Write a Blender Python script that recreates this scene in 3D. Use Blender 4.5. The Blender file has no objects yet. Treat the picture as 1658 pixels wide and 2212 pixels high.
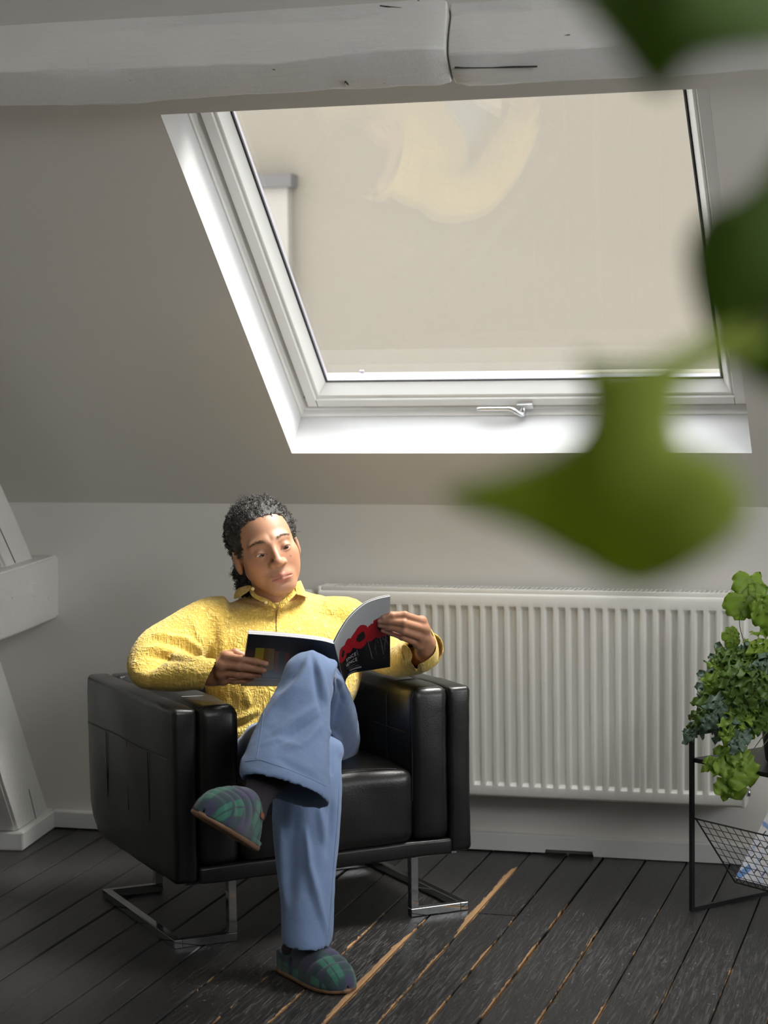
import bpy, bmesh, math, random
import numpy as np
from mathutils import Vector, Matrix
random.seed(7); rng = np.random.default_rng(7)
scn = bpy.context.scene
COL = scn.collection

# ---------------------------------------------------------------- camera
FPX = 4456.0
YAW, PIT, ROL = (math.radians(a) for a in (15.733, -3.7587, -0.6255))
CAMZ = 1.36
def _cam_axes():
    cy, sy = math.cos(YAW), math.sin(YAW)
    f = np.array([-sy*math.cos(PIT), cy*math.cos(PIT), math.sin(PIT)])
    r = np.array([cy, sy, 0.0]); u = np.cross(r, f)
    return (math.cos(ROL)*r+math.sin(ROL)*u, -math.sin(ROL)*r+math.cos(ROL)*u, f)
CR, CU, CF = _cam_axes()
CC = np.array([0, 0, CAMZ])
cam_d = bpy.data.cameras.new('camera'); cam = bpy.data.objects.new('camera', cam_d); COL.objects.link(cam)
cam_d.sensor_fit = 'HORIZONTAL'; cam_d.sensor_width = 24.0; cam_d.lens = FPX/1658*24.0
cam_d.clip_start = 0.05; cam_d.clip_end = 200
m = Matrix.Identity(4)
for i in range(3):
    m[i][0] = CR[i]; m[i][1] = CU[i]; m[i][2] = -CF[i]; m[i][3] = CC[i]
cam.matrix_world = m
cam_d.dof.use_dof = True; cam_d.dof.focus_distance = 5.0; cam_d.dof.aperture_fstop = 3.5
scn.camera = cam

# ---------------------------------------------------------------- light
scn.view_settings.view_transform = 'Standard'; scn.view_settings.look = 'None'
scn.view_settings.gamma = 1.0; scn.view_settings.use_curve_mapping = False
scn.view_settings.exposure = 1.17
W = bpy.data.worlds.new('overcast_sky'); scn.world = W; W.use_nodes = True
bg = W.node_tree.nodes['Background']; bg.inputs[0].default_value = (0.97, 0.985, 1.0, 1); bg.inputs[1].default_value = 2.5
def light(name, kind, energy, color, loc, aim, **kw):
    d = bpy.data.lights.new(name, kind); d.energy = energy; d.color = color
    for k, v in kw.items(): setattr(d, k, v)
    o = bpy.data.objects.new(name, d); COL.objects.link(o); o.location = loc
    o.rotation_euler = (Vector(aim)-Vector(loc)).to_track_quat('-Z', 'Y').to_euler()
    return o
# veiled sun high over the roof, to the right of the skylight
light('veiled_sun', 'SUN', 5.6, (1.0, 0.965, 0.91), (5, 7, 9), (5-0.50, 7-0.22, 9-0.84), angle=math.radians(28))
# daylight by the low gable window; high lamp added for purlin and leaves
light('gable_window_daylight', 'AREA', 4.5, (0.97, 0.985, 1.0), (1.66, 4.25, 1.20), (-2.5, 4.9, 1.0), shape='RECTANGLE', size=0.9, size_y=0.8)
light('high_gable_fill', 'AREA', 14, (0.97, 0.985, 1.0), (1.66, 1.45, 2.55), (-1.6, 4.4, 2.0), shape='RECTANGLE', size=1.6, size_y=0.9)

# ---------------------------------------------------------------- helpers
def ray(x, y): return CF+CR*(x-829)/FPX-CU*(y-1106)/FPX
def at_plane(x, y, n, d):
    n = np.asarray(n, float); v = ray(x, y); return CC+v*((d-n@CC)/(n@v))
def at_d(x, y, d): return CC+d*ray(x, y)

def link(o, parent=None):
    COL.objects.link(o)
    if parent is not None: o.parent = parent
    return o
def mesh(name, verts, faces, mat=None, parent=None, smooth=False, uv=None):
    me = bpy.data.meshes.new(name)
    me.from_pydata([tuple(map(float, v)) for v in verts], [], [tuple(int(i) for i in f) for f in faces]); me.update()
    if mat is not None:
        for mm in (mat if isinstance(mat, (list, tuple)) else [mat]): me.materials.append(mm)
    if smooth: me.shade_smooth()
    return link(bpy.data.objects.new(name, me), parent)
def bmobj(name, bm, mat=None, parent=None, smooth=False):
    me = bpy.data.meshes.new(name); bm.normal_update(); bm.to_mesh(me); bm.free()
    if mat is not None:
        for mm in (mat if isinstance(mat, (list, tuple)) else [mat]): me.materials.append(mm)
    if smooth: me.shade_smooth()
    return link(bpy.data.objects.new(name, me), parent)
def empty(name, loc=(0, 0, 0), rz=0.0):
    o = bpy.data.objects.new(name, None); COL.objects.link(o); o.location = loc; o.rotation_euler = (0, 0, rz)
    o.empty_display_size = 0.05
    return o
def tag(o, label=None, cat=None, group=None, kind=None):
    if label: o['label'] = label
    if cat: o['category'] = cat
    if group: o['group'] = group
    if kind: o['kind'] = kind
    return o
def add_box(bm, lo, hi, mat=None):
    (x0, y0, z0), (x1, y1, z1) = lo, hi
    v = [bm.verts.new(p) for p in ((x0,y0,z0),(x1,y0,z0),(x1,y1,z0),(x0,y1,z0),(x0,y0,z1),(x1,y0,z1),(x1,y1,z1),(x0,y1,z1))]
    if mat is not None:
        for q in v: q.co = mat @ q.co
    fs = [bm.faces.new([v[i] for i in f]) for f in ((3,2,1,0),(4,5,6,7),(0,1,5,4),(1,2,6,5),(2,3,7,6),(3,0,4,7))]
    return v, fs
def bevel_all(bm, off, seg=2):
    bmesh.ops.bevel(bm, geom=list(bm.edges), offset=off, segments=seg, profile=0.5, affect='EDGES')
def boxobj(name, lo, hi, mat, parent=None, bev=0.0, seg=2, M=None, smooth=None):
    bm = bmesh.new(); add_box(bm, lo, hi)
    if bev: bevel_all(bm, bev, seg)
    if M is not None: bmesh.ops.transform(bm, matrix=M, verts=bm.verts)
    return bmobj(name, bm, mat, parent, smooth=bool(bev) if smooth is None else smooth)
def ring_frame(d):
    d = Vector(d).normalized(); a = Vector((0, 0, 1)) if abs(d.z) < 0.9 else Vector((1, 0, 0))
    s = d.cross(a).normalized(); return s, s.cross(d).normalized()
def tube(verts, faces, pts, rad, n=8, cap=True):
    """append a swept round tube to verts / faces"""
    pts = [Vector(p) for p in pts]; base = len(verts); prev = None
    rads = rad if hasattr(rad, '__len__') else [rad]*len(pts)
    for i, p in enumerate(pts):
        d = (pts[min(i+1, len(pts)-1)]-pts[max(i-1, 0)])
        if prev is None: s, t = ring_frame(d)
        else:
            d.normalize(); s = (prev-d*prev.dot(d)).normalized(); t = s.cross(d)
        prev = s
        for k in range(n):
            a = 2*math.pi*k/n; verts.append(tuple(p+(s*math.cos(a)+t*math.sin(a))*rads[i]))
    for i in range(len(pts)-1):
        for k in range(n):
            k2 = (k+1) % n
            faces.append((base+i*n+k, base+i*n+k2, base+(i+1)*n+k2, base+(i+1)*n+k))
    if cap:
        faces.append(tuple(base+k for k in range(n))[::-1]); faces.append(tuple(base+(len(pts)-1)*n+k for k in range(n)))
def tubeobj(name, pts, rad, mat, parent=None, n=10, smooth=True):
    v, f = [], []; tube(v, f, pts, rad, n); return mesh(name, v, f, mat, parent, smooth)
def bar(verts, faces, a, b, w, h, upv=(0, 0, 1)):
    """append a square bar from a to b (w across, h along upv)"""
    a, b = Vector(a), Vector(b); d = (b-a).normalized(); s = d.cross(Vector(upv)).normalized(); t = s.cross(d)
    base = len(verts)
    for p in (a, b):
        for i, j in ((-1,-1),(1,-1),(1,1),(-1,1)): verts.append(tuple(p+s*(i*w/2)+t*(j*h/2)))
    q = base
    faces += [(q,q+1,q+2,q+3)[::-1], (q+4,q+5,q+6,q+7)]+[(q+k, q+(k+1)%4, q+4+(k+1)%4, q+4+k) for k in range(4)]

# ---- materials
class NT:
    def __init__(s, name):
        s.m = bpy.data.materials.new(name); s.m.use_nodes = True; s.t = s.m.node_tree; s.n = s.t.nodes
        s.b = s.n['Principled BSDF']; s.out = s.n['Material Output']
    def node(s, typ, ins=None, **kw):
        n = s.n.new(typ)
        for k, v in kw.items(): setattr(n, k, v)
        for k, v in (ins or {}).items(): s.set(n, k, v)
        return n
    def set(s, n, k, v):
        i = n.inputs[k]
        if isinstance(v, bpy.types.NodeSocket): s.t.links.new(v, i)
        elif isinstance(v, bpy.types.Node): s.t.links.new(v.outputs[0], i)
        else:
            if hasattr(i.default_value, '__len__') and len(i.default_value) == 4 and len(v) == 3: v = (*v, 1)
            i.default_value = v
    def p(s, **kw):
        for k, v in kw.items(): s.set(s.b, {'color':'Base Color','rough':'Roughness','metal':'Metallic','spec':'Specular IOR Level','normal':'Normal','sheen':'Sheen Weight','trans':'Transmission Weight','ior':'IOR','sss':'Subsurface Weight','coat':'Coat Weight','coat_rough':'Coat Roughness','alpha':'Alpha'}[k], v)
        return s
    def coord(s, kind='Object'): return s.node('ShaderNodeTexCoord').outputs[kind]
    def mapping(s, vec, scale=(1,1,1), rot=(0,0,0), loc=(0,0,0)):
        return s.node('ShaderNodeMapping', {'Vector': vec, 'Scale': scale, 'Rotation': rot, 'Location': loc}).outputs[0]
    def noise(s, vec, scale, detail=3, rough=0.55, dist=0.0):
        return s.node('ShaderNodeTexNoise', {'Vector': vec, 'Scale': scale, 'Detail': detail, 'Roughness': rough, 'Distortion': dist}).outputs[0]
    def ramp(s, fac, stops, interp='LINEAR'):
        r = s.node('ShaderNodeValToRGB', {'Fac': fac}); r.color_ramp.interpolation = interp; e = r.color_ramp.elements
        while len(e) < len(stops): e.new(0.5)
        for el, (p, c) in zip(e, stops):
            el.position = p; el.color = (c, c, c, 1) if not hasattr(c, '__len__') else (*c, 1)
        return r.outputs[0]
    def mix(s, fac, a, b, blend='MIX'):
        n = s.node('ShaderNodeMix', data_type='RGBA', blend_type=blend)
        s.set(n, 0, fac); s.set(n, 6, a); s.set(n, 7, b); return n.outputs[2]
    def math(s, op, a, b=0.0, clamp=False):
        n = s.node('ShaderNodeMath', operation=op); n.use_clamp = clamp; s.set(n, 0, a); s.set(n, 1, b); return n.outputs[0]
    def sep(s, v): return s.node('ShaderNodeSeparateXYZ', {0: v}).outputs
    def bump(s, h, strength=0.3, dist=0.01, normal=None):
        n = s.node('ShaderNodeBump', {'Height': h, 'Strength': strength, 'Distance': dist})
        if normal is not None: s.set(n, 'Normal', normal)
        return n.outputs[0]
def plain(name, color, rough=0.5, metal=0.0, spec=0.5, bump=None):
    t = NT(name).p(color=color, rough=rough, metal=metal, spec=spec)
    if bump:
        sc, st, ds = bump; t.p(normal=t.bump(t.noise(t.coord(), sc, 4), st, ds))
    return t.m
def paint(name, color, rough=0.55, sc=60, st=0.12):
    t = NT(name); c = t.coord(); n1 = t.noise(c, 2.5, 3); n2 = t.noise(c, sc, 4)
    col = t.mix(t.math('MULTIPLY', n1, 0.18), color, tuple(x*0.82 for x in color))
    return t.p(color=col, rough=rough, normal=t.bump(n2, st, 0.004)).m
# ================================================================ the room
YW = 5.720; ZC = 0.991; TH = math.radians(41.306)
SN = np.array([0, math.sin(TH), math.cos(TH)]); SU = np.array([0, -math.cos(TH), math.sin(TH)])
P0 = np.array([-1.830, 5.543, 1.146]); OW, OL, OD = 1.286, 1.266, 0.137      # skylight opening: origin, width, length up the slope, depth
def sky(x, s, t): return P0+np.array([x, 0, 0])+SU*s+SN*t
XL, XR, YR, ZR = -3.6, 1.7, -2.5, 3.35
M_wall = paint('wall_paint', (0.77, 0.75, 0.705))
M_ceil = paint('ceiling_paint', (0.78, 0.755, 0.70))
M_white = paint('gloss_white_paint', (0.83, 0.83, 0.81), rough=0.35, sc=25, st=0.05)
def beam_paint():
    t = NT('painted_timber'); c = t.coord(); a = t.noise(t.mapping(c, (2.5, 14, 14)), 3, 5, 0.6); b = t.noise(c, 45, 4, 0.7); v = t.noise(c, 11, 2)
    pit = t.ramp(t.noise(t.mapping(c, (1, 1.6, 1.6)), 34, 2, 0.5), [(0.755, 1.0), (0.775, 0.0)])
    col = t.mix(pit, (0.10, 0.095, 0.085), t.mix(t.math('MULTIPLY', v, 0.3), (0.79, 0.785, 0.76), (0.66, 0.65, 0.62)))
    h = t.math('ADD', t.math('MULTIPLY', a, 0.7), t.math('MULTIPLY', b, 0.35))
    return t.p(color=col, rough=0.42, normal=t.bump(h, 0.35, 0.012)).m
M_beam = beam_paint()

def floor_mat():
    t = NT('worn_black_floorboards'); c = t.coord(); uv = t.coord('UV'); su = t.sep(uv); sc = t.sep(c)
    grain = t.noise(t.mapping(c, (38, 1.6, 1)), 3.0, 5, 0.65, 0.6)
    fine = t.noise(t.mapping(c, (160, 9, 1)), 2.2, 4, 0.7)
    zone = t.noise(c, 1.7, 3, 0.6)                                            # where the paint has been walked off
    edge = t.math('ABSOLUTE', t.math('SUBTRACT', su[0], 0.5)); edge = t.math('MULTIPLY', edge, 2.0)
    e2 = t.ramp(edge, [(0.80, 0.0), (1.0, 1.0)])
    # most worn along the walking line in front of the chair
    wx = t.node('ShaderNodeMapRange', {0: sc[0], 1: -2.15, 2: -1.35}, clamp=True).outputs[0]
    wy = t.node('ShaderNodeMapRange', {0: sc[1], 1: 5.75, 2: 4.7}, clamp=True).outputs[0]
    wr = t.node('ShaderNodeMapRange', {0: sc[0], 1: -0.55, 2: -1.15}, clamp=True).outputs[0]
    walk = t.math('MULTIPLY', wx, t.math('ADD', t.math('MULTIPLY', wy, 0.75), 0.25))
    patch = t.noise(t.mapping(c, (9, 3.4, 1)), 1.0, 5, 0.65)
    tan_in = t.math('ADD', t.math('MULTIPLY', patch, 1.0), t.math('ADD', t.math('MULTIPLY', e2, t.math('ADD', t.math('MULTIPLY', walk, 0.50), 0.06)), t.math('MULTIPLY', t.math('ADD', fine, -0.5), 0.95)))
    tan_in = t.math('ADD', tan_in, t.math('MULTIPLY', t.math('ADD', wr, -1.0), 0.12))
    def streak(x0, wid, ya, yb):
        dx = t.math('SUBTRACT', 1.0, t.math('DIVIDE', t.math('ABSOLUTE', t.math('SUBTRACT', sc[0], x0)), wid), True)
        a = t.node('ShaderNodeMapRange', {0: sc[1], 1: ya, 2: ya+0.25}, clamp=True).outputs[0]; b = t.node('ShaderNodeMapRange', {0: sc[1], 1: yb, 2: yb-0.12}, clamp=True).outputs[0]
        return t.math('MULTIPLY', dx, t.math('MULTIPLY', a, b))
    tan_in = t.math('ADD', tan_in, t.math('MULTIPLY', t.math('ADD', streak(-1.192, 0.020, 4.75, 5.60), streak(-1.300, 0.020, 4.00, 4.80)), 0.75))
    tan_m = t.ramp(t.math('MULTIPLY', tan_in, 0.5), [(0.492, 0.0), (0.515, 1.0)])
    scr_in = t.math('ADD', t.math('MULTIPLY', t.noise(t.mapping(c, (90, 5, 1)), 2.0, 5, 0.75, 1.0), 1.0), t.math('MULTIPLY', t.math('ADD', walk, t.math('MULTIPLY', zone, 0.6)), 0.21))
    scr_m = t.ramp(scr_in, [(0.765, 0.0), (0.86, 1.0)])
    speck = t.ramp(t.noise(t.mapping(c, (1, 0.55, 1)), 150, 3, 0.6), [(0.655, 0.0), (0.70, 1.0)])
    speck = t.math('MULTIPLY', speck, t.math('ADD', t.math('MULTIPLY', walk, 0.6), 0.10))
    base = t.mix(t.math('MULTIPLY', grain, 0.8), (0.022, 0.021, 0.021), (0.040, 0.038, 0.037))
    col = t.mix(t.math('MULTIPLY', scr_m, 0.45), base, (0.21, 0.20, 0.19))
    col = t.mix(t.math('MULTIPLY', speck, 0.8), col, (0.42, 0.40, 0.36))
    tan = t.mix(fine, (0.40, 0.215, 0.10), (0.60, 0.38, 0.19))
    col = t.mix(tan_m, col, tan)
    rg = t.math('ADD', t.math('MULTIPLY', grain, 0.22), t.math('MULTIPLY', t.math('ADD', scr_m, tan_m), 0.25)); rg = t.math('ADD', rg, 0.27)
    h = t.math('SUBTRACT', t.math('MULTIPLY', grain, 0.6), t.math('MULTIPLY', t.math('ADD', tan_m, scr_m), 0.5))
    return t.p(color=col, rough=rg, spec=0.32, normal=t.bump(h, 0.35, 0.004)).m
M_floor = floor_mat()
M_gap = plain('dark_gap', (0.008, 0.007, 0.006), 0.9)

# floor: sub-floor with a plank for every board
fl = mesh('floor', [(XL, YR, -0.03), (XR, YR, -0.03), (XR, YW+0.06, -0.03), (XL, YW+0.06, -0.03)], [(0, 1, 2, 3)], M_gap); tag(fl, kind='structure')
lines = [(-2.438,-0.030), (-2.330,-0.022), (-2.220,-0.010), (-2.106,-0.005), (-1.991,0.0), (-1.873,0.002), (-1.754,0.003), (-1.639,0.001), (-1.523,-0.001), (-1.408,-0.003), (-1.293,-0.003), (-1.183,-0.001), (-1.080,0.001), (-0.977,0.004), (-0.856,0.003), (-0.740,0.002), (-0.622,0.003), (-0.505,0.003)]
while lines[0][0] > XL: lines.insert(0, (lines[0][0]-0.115, -0.03))
while lines[-1][0] < XR: lines.append((lines[-1][0]+0.1165, 0.003))
def plank(l0, l1, ya, yb, dz, gap):
    ys = (ya, yb)
    g = gap/2; V = []
    for y in ys:
        a = l0[0]+l0[1]*(y-4.6)+g; b = l1[0]+l1[1]*(y-4.6)-g
        V += [(a, y, -0.03), (b, y, -0.03), (b, y, dz-0.0025), (b-0.003, y, dz), (a+0.003, y, dz), (a, y, dz-0.0025)]
    F = [tuple(range(6))[::-1], tuple(range(6, 12))]+[(k, (k+1) % 6, 6+(k+1) % 6, 6+k) for k in range(6)]
    o = mesh('plank', V, F, M_floor, fl)
    uvl = o.data.uv_layers.new(name='UVMap'); us = (0, 1, 1, 0.97, 0.03, 0)
    for lp in o.data.loops: uvl.data[lp.index].uv = (us[lp.vertex_index % 6], V[lp.vertex_index][1])
for i in range(len(lines)-1):
    gap = 0.0035
    cuts = [YR+random.uniform(0.3, 2.2), YW+0.05]
    if abs(lines[i][0]+1.183) < 1e-3: cuts = [2.0, 5.02, YW+0.05]
    if abs(lines[i][0]+0.977) < 1e-3 or abs(lines[i][0]+1.080) < 1e-3: gap = 0.006
    y0 = YR
    for c_ in cuts:
        if c_-y0 > 0.05: plank(lines[i], lines[i+1], y0+0.002, c_-0.002, random.uniform(-0.0025, 0.0), gap)
        y0 = c_
# walls
wb = mesh('wall_back', [(XL, YW, -0.03), (XR, YW, -0.03), (XR, YW, ZC), (XL, YW, ZC), (XL, YW+0.2, -0.03), (XR, YW+0.2, -0.03), (XR, YW+0.2, ZC-0.1), (XL, YW+0.2, ZC-0.1)], [(0,1,2,3), (5,4,7,6), (3,2,6,7), (0,4,5,1), (1,5,6,2), (4,0,3,7)], M_wall); tag(wb, kind='structure')
# sloping ceiling with the skylight opening and its white reveal
RUN = (ZR-ZC)/math.sin(TH)
def slope_pt(x, s): return np.array([x, YW, ZC])+SU*s
sb = float((P0-np.array([0, YW, ZC]))@SU)
xs = [XL, P0[0], P0[0]+OW, XR]; ss = [0, sb, sb+OL, RUN]
V = [slope_pt(x, s) for s in ss for x in xs]; F = []
for j in range(3):
    for i in range(3):
        if (i, j) != (1, 1): F.append((j*4+i, j*4+i+1, (j+1)*4+i+1, (j+1)*4+i))
n0 = len(V); V += [v+SN*0.30 for v in V[:]]
F += [tuple(n0+k for k in f)[::-1] for f in F[:8]]
F += [(0, n0, n0+1, 1), (1, n0+1, n0+2, 2), (2, n0+2, n0+3, 3)]
F = F[:16]
ce = mesh('ceiling', V, F, M_ceil); tag(ce, kind='structure')
rv = []; rf = []
for (x, s) in ((0, 0), (OW, 0), (OW, OL), (0, OL)):
    rv += [sky(x, s, 0), sky(x, s, OD+0.13)]
for k in range(4):
    a, b = 2*k, 2*((k+1) % 4); rf.append((a, b, b+1, a+1))
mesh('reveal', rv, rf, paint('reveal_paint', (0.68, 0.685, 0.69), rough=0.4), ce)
# flat ridge ceiling, opposite slope, side and rear walls (behind the photographer)
YRg = YW-(ZR-ZC)/math.tan(TH)
cr = mesh('ceiling_rear', [(XL, YRg, ZR), (XR, YRg, ZR), (XR, YR, ZR), (XL, YR, ZR)], [(0, 1, 2, 3)], M_ceil); tag(cr, kind='structure')
def gable(name, x, flip):
    V = [(x, YR, -0.03), (x, YW, -0.03), (x, YW, ZC), (x, YRg, ZR), (x, YR, ZR)]
    o = mesh(name, V, [(0,1,2,3,4)[::-1] if flip else (0,1,2,3,4)], M_wall); tag(o, kind='structure')
gable('wall_left', XL, False)
# right gable with its window opening and an added high one for fill (beside and behind the photographer)
def gable_holes(x, holes):
    ys = sorted({YR, YW, YRg}|{v for h in holes for v in h[:2]}); V, F = [], []
    top = lambda y: ZR if y <= YRg else ZR-(y-YRg)*math.tan(TH)
    for y0, y1 in zip(ys[:-1], ys[1:]):
        hs = [h for h in holes if h[0] <= y0+1e-6 and h[1] >= y1-1e-6]; cuts = [(-0.03, -0.03)]+[(h[2], h[3]) for h in hs]
        z = -0.03
        for h in hs:
            q = len(V); V += [(x, y0, z), (x, y1, z), (x, y1, h[2]), (x, y0, h[2])]; F.append((q, q+1, q+2, q+3)); z = h[3]
        q = len(V); V += [(x, y0, z), (x, y1, z), (x, y1, top(y1)), (x, y0, top(y0))]; F.append((q, q+1, q+2, q+3))
    return V, F
V, F = gable_holes(XR, [(3.80, 4.70, 0.80, 1.60), (0.65, 2.25, 2.10, 3.00)])
tag(mesh('wall_right', V, F, M_wall), kind='structure')
tag(mesh('wall_rear', [(XL, YR, -0.03), (XR, YR, -0.03), (XR, YR, ZR), (XL, YR, ZR)], [(3, 2, 1, 0)], M_wall), kind='structure')
# skirting board on the back wall, notched where it steps round a board
prof = []
bbx = [(-2.67, 0.0), (-1.140, 0.0), (-1.137, 0.010), (-1.003, 0.010), (-1.000, -0.004), (XR, -0.004)]
V = []; F = []; T_, HB = 0.028, 0.053
for (x, zb) in bbx:
    V += [(x, YW-T_, zb+0.004), (x, YW-T_, HB-0.003), (x, YW-T_+0.004, HB), (x, YW+0.001, HB), (x, YW+0.001, zb+0.004)]
for i in range(len(bbx)-1):
    F += [(i*5+k, (i+1)*5+k, (i+1)*5+(k+1) % 5, i*5+(k+1) % 5) for k in range(5)]
F += [tuple(range(5)), tuple(range(len(V)-5, len(V)))[::-1]]
tag(mesh('baseboard_back', V, F, M_white), kind='structure')

# ---------------------------------------------------------------- skylight
win = empty('window_1', tuple(sky(OW/2, 0, OD))); tag(win, kind='structure')
WINV = np.array(win.location)
M_pvc = plain('white_lacquered_sash', (0.82, 0.82, 0.80), 0.3)
M_gasket = plain('black_gasket', (0.012, 0.012, 0.013), 0.5)
M_lead = plain('grey_metal_spacer', (0.36, 0.36, 0.42), 0.35, 0.6)
M_alu = plain('brushed_aluminium', (0.72, 0.73, 0.74), 0.28, 0.9)
def ringloft(name, prof, mat, parent=win, bev=True):
    """closed rectangular frame swept from (inset, depth) profile points"""
    V = []; F = []; n = len(prof)
    for (i, t) in prof:
        for (x, s) in ((i, i), (OW-i, i), (OW-i, OL-i), (i, OL-i)): V.append(sky(x, s, t)-WINV)
    for k in range(n-1):
        for c_ in range(4):
            F.append((k*4+c_, k*4+(c_+1) % 4, (k+1)*4+(c_+1) % 4, (k+1)*4+c_))
    return mesh(name, V, F, mat, parent)
ringloft('frame', [(-0.004, 0.134), (0.004, 0.134), (0.007, 0.139), (0.0085, 0.152), (0.012, 0.158), (0.020, 0.176), (0.020, 0.22), (0.0, 0.24)], M_pvc)
sash = ringloft('sash', [(0.0235, 0.19), (0.0235, 0.154), (0.0255, 0.151), (0.052, 0.151), (0.0535, 0.153), (0.0545, 0.158), (0.0585, 0.160), (0.0605, 0.158), (0.064, 0.160), (0.0815, 0.189), (0.0830, 0.194)], M_pvc)
ringloft('gasket', [(0.0205, 0.176), (0.0236, 0.176)], M_gasket)
ringloft('gasket', [(0.0815, 0.1925), (0.0870, 0.1925)], M_gasket)
ringloft('spacer', [(0.0865, 0.1932), (0.0905, 0.1932), (0.0905, 0.205)], M_lead)
def glass():
    t = NT('window_glass'); tr = t.node('ShaderNodeBsdfTransparent', {0: (0.95, 0.955, 0.95)}); gl = t.node('ShaderNodeBsdfGlossy', {0: (1, 1, 1), 'Roughness': 0.02})
    fr = t.node('ShaderNodeFresnel', {'IOR': 1.38}); mx = t.node('ShaderNodeMixShader', {0: fr.outputs[0], 1: tr.outputs[0], 2: gl.outputs[0]})
    t.t.links.new(mx.outputs[0], t.out.inputs[0]); return t.m
M_glass = glass()
for t_ in (0.195, 0.211):
    V = [sky(x, s, t_)-WINV for (x, s) in ((0.085, 0.085), (OW-0.085, 0.085), (OW-0.085, OL-0.085), (0.085, OL-0.085))]
    mesh('pane', V, [(0, 1, 2, 3)], M_glass, win)
# mitre joints on the sash corners
V, F = [], []
for x0 in (0.0535, OW-0.0535):
    bar(V, F, sky(x0, 0.024, 0.1506)-WINV, sky(x0, 0.052, 0.1506)-WINV, 0.0012, 0.0006, SN)
mesh('joint', V, F, M_gasket, sash)
# handle on the bottom rail
HX, HS, HT = 0.640, 0.034, 0.150
hd = mesh('handle', *(lambda v, f: (tube(v, f, [sky(HX-0.115+0.0115*k, HS+0.006, HT-0.024+0.0) -WINV for k in range(9)]+[sky(HX-0.013, HS+0.003, HT-0.025)-WINV, sky(HX-0.004, HS-0.006, HT-0.026)-WINV, sky(HX+0.006, HS-0.018, HT-0.025)-WINV, sky(HX+0.016, HS-0.022, HT-0.02)-WINV], [0.0062]*8+[0.0066, 0.007, 0.0078, 0.0086, 0.0078], 12), (v, f))[1])([], []), M_alu, win, True)
tubeobj('spindle', [sky(HX+0.010, HS-0.014, HT-0.022)-WINV, sky(HX+0.012, HS-0.008, HT+0.004)-WINV], 0.007, M_alu, hd)
V, F = [], []; bar(V, F, sky(HX-0.004, HS-0.005, HT-0.004)-WINV, sky(HX+0.040, HS-0.003, HT-0.004)-WINV, 0.020, 0.012, SN); mesh('keep', V, F, M_alu, hd)
for x0 in (0.0145, OW-0.0145):
    tubeobj('screw', [sky(x0, 0.05, 0.163)-WINV, sky(x0-0.002, 0.05, 0.167)-WINV], 0.0045, M_lead, win)
# small tab of the outer flashing on the lower rail
boxo = sky(0.19, 0.094, 0.215)-WINV
V, F = [], []; bar(V, F, boxo, boxo+SU*0.012, 0.012, 0.004, SN); mesh('clip', V, F, M_lead, win)

# ---------------------------------------------------------------- the house across the yard
def stucco():
    t = NT('beige_stucco'); c = t.coord(); a = t.noise(c, 1.1, 4, 0.6); b = t.noise(c, 9, 5, 0.65); d = t.noise(c, 80, 4, 0.7)
    col = t.mix(a, (0.146, 0.129, 0.104), (0.139, 0.127, 0.108)); col = t.mix(t.math('MULTIPLY', b, 0.4), col, (0.130, 0.120, 0.103))
    return t.p(color=col, rough=0.9, spec=0.1, normal=t.bump(d, 0.35, 0.02)).m
M_stucco = stucco()
nb = empty('neighbour_house', (0, 9.0, -6)); tag(nb, 'beige stucco wall of the house across the yard, seen through the skylight', 'building')
boxobj('wall', (-4.36, 0, 0), (9, 0.4, 14), M_stucco, nb)
ex0 = at_plane(520, 400, (0, 1, 0), 8.94); ex1 = at_plane(634, 402, (0, 1, 0), 8.94); NBo = np.array(nb.location)
boxobj('projecting_wall', (ex0[0]-3, 8.94-9.0, 0), (ex1[0]-0.03, 0.05, ex1[2]+6), paint('pale_render', (0.160, 0.148, 0.128)), nb)
boxobj('ledge', (ex0[0]-3, 8.90-9.0, ex1[2]+6-0.005), (ex1[0], 0.05, ex1[2]+6+0.055), plain('dark_coping', (0.055, 0.050, 0.048), 0.7), nb)
# ================================================================ roof timbers
def fbm1(x, seed=0):
    r = 0.0
    for k, (f, a) in enumerate(((1.3, 1.0), (3.1, 0.5), (7.3, 0.28), (15.1, 0.15))): r += a*math.sin(f*x*2.2+seed*1.7+k*2.1)
    return r
def purlin(name, x0, x1, prof, seed, label, endround=0.0):
    n = int((x1-x0)/0.03)+1; V = []; F = []; np_ = len(prof)
    o_ = sky((x0+x1)/2, 1.45, 0)
    for i in range(n+1):
        x = x0+(x1-x0)*i/n
        q = min(1.0, min(x1-x, x-x0)/0.03) if endround else 1.0
        for k, (s, t) in enumerate(prof):
            j = 0.0045*fbm1(x*2.0+k*3.7, seed+k)
            j2 = 0.004*fbm1(x*2.6+k*1.3, seed+k+9)
            cs, ct = 1.455, -0.04
            f_ = 1-endround*(1-q)**2*0.10
            V.append(sky(x, cs+(s-cs)*f_+(j if t < -0.01 else 0), ct+(t-ct)*f_+(j2 if t < -0.01 else 0))-o_)
    for i in range(n):
        for k in range(np_-1): F.append((i*np_+k, (i+1)*np_+k, (i+1)*np_+k+1, i*np_+k+1))
    F += [tuple(range(np_)), tuple(range(n*np_, (n+1)*np_))[::-1]]
    F.append(tuple())if False else None
    o = mesh(name, V, [f for f in F if f], M_beam); o.location = o_
    # close the back against the ceiling
    bm = bmesh.new(); bm.from_mesh(o.data); bmesh.ops.recalc_face_normals(bm, faces=bm.faces)
    bm.to_mesh(o.data); bm.free()
    sd = o.modifiers.new('soften', 'BEVEL'); sd.width = 0.006; sd.segments = 2; sd.limit_method = 'ANGLE'; sd.angle_limit = math.radians(28)
    o.data.shade_smooth(); o.data.set_sharp_from_angle(angle=math.radians(24))
    tag(o, label, 'beam'); return o
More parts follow.
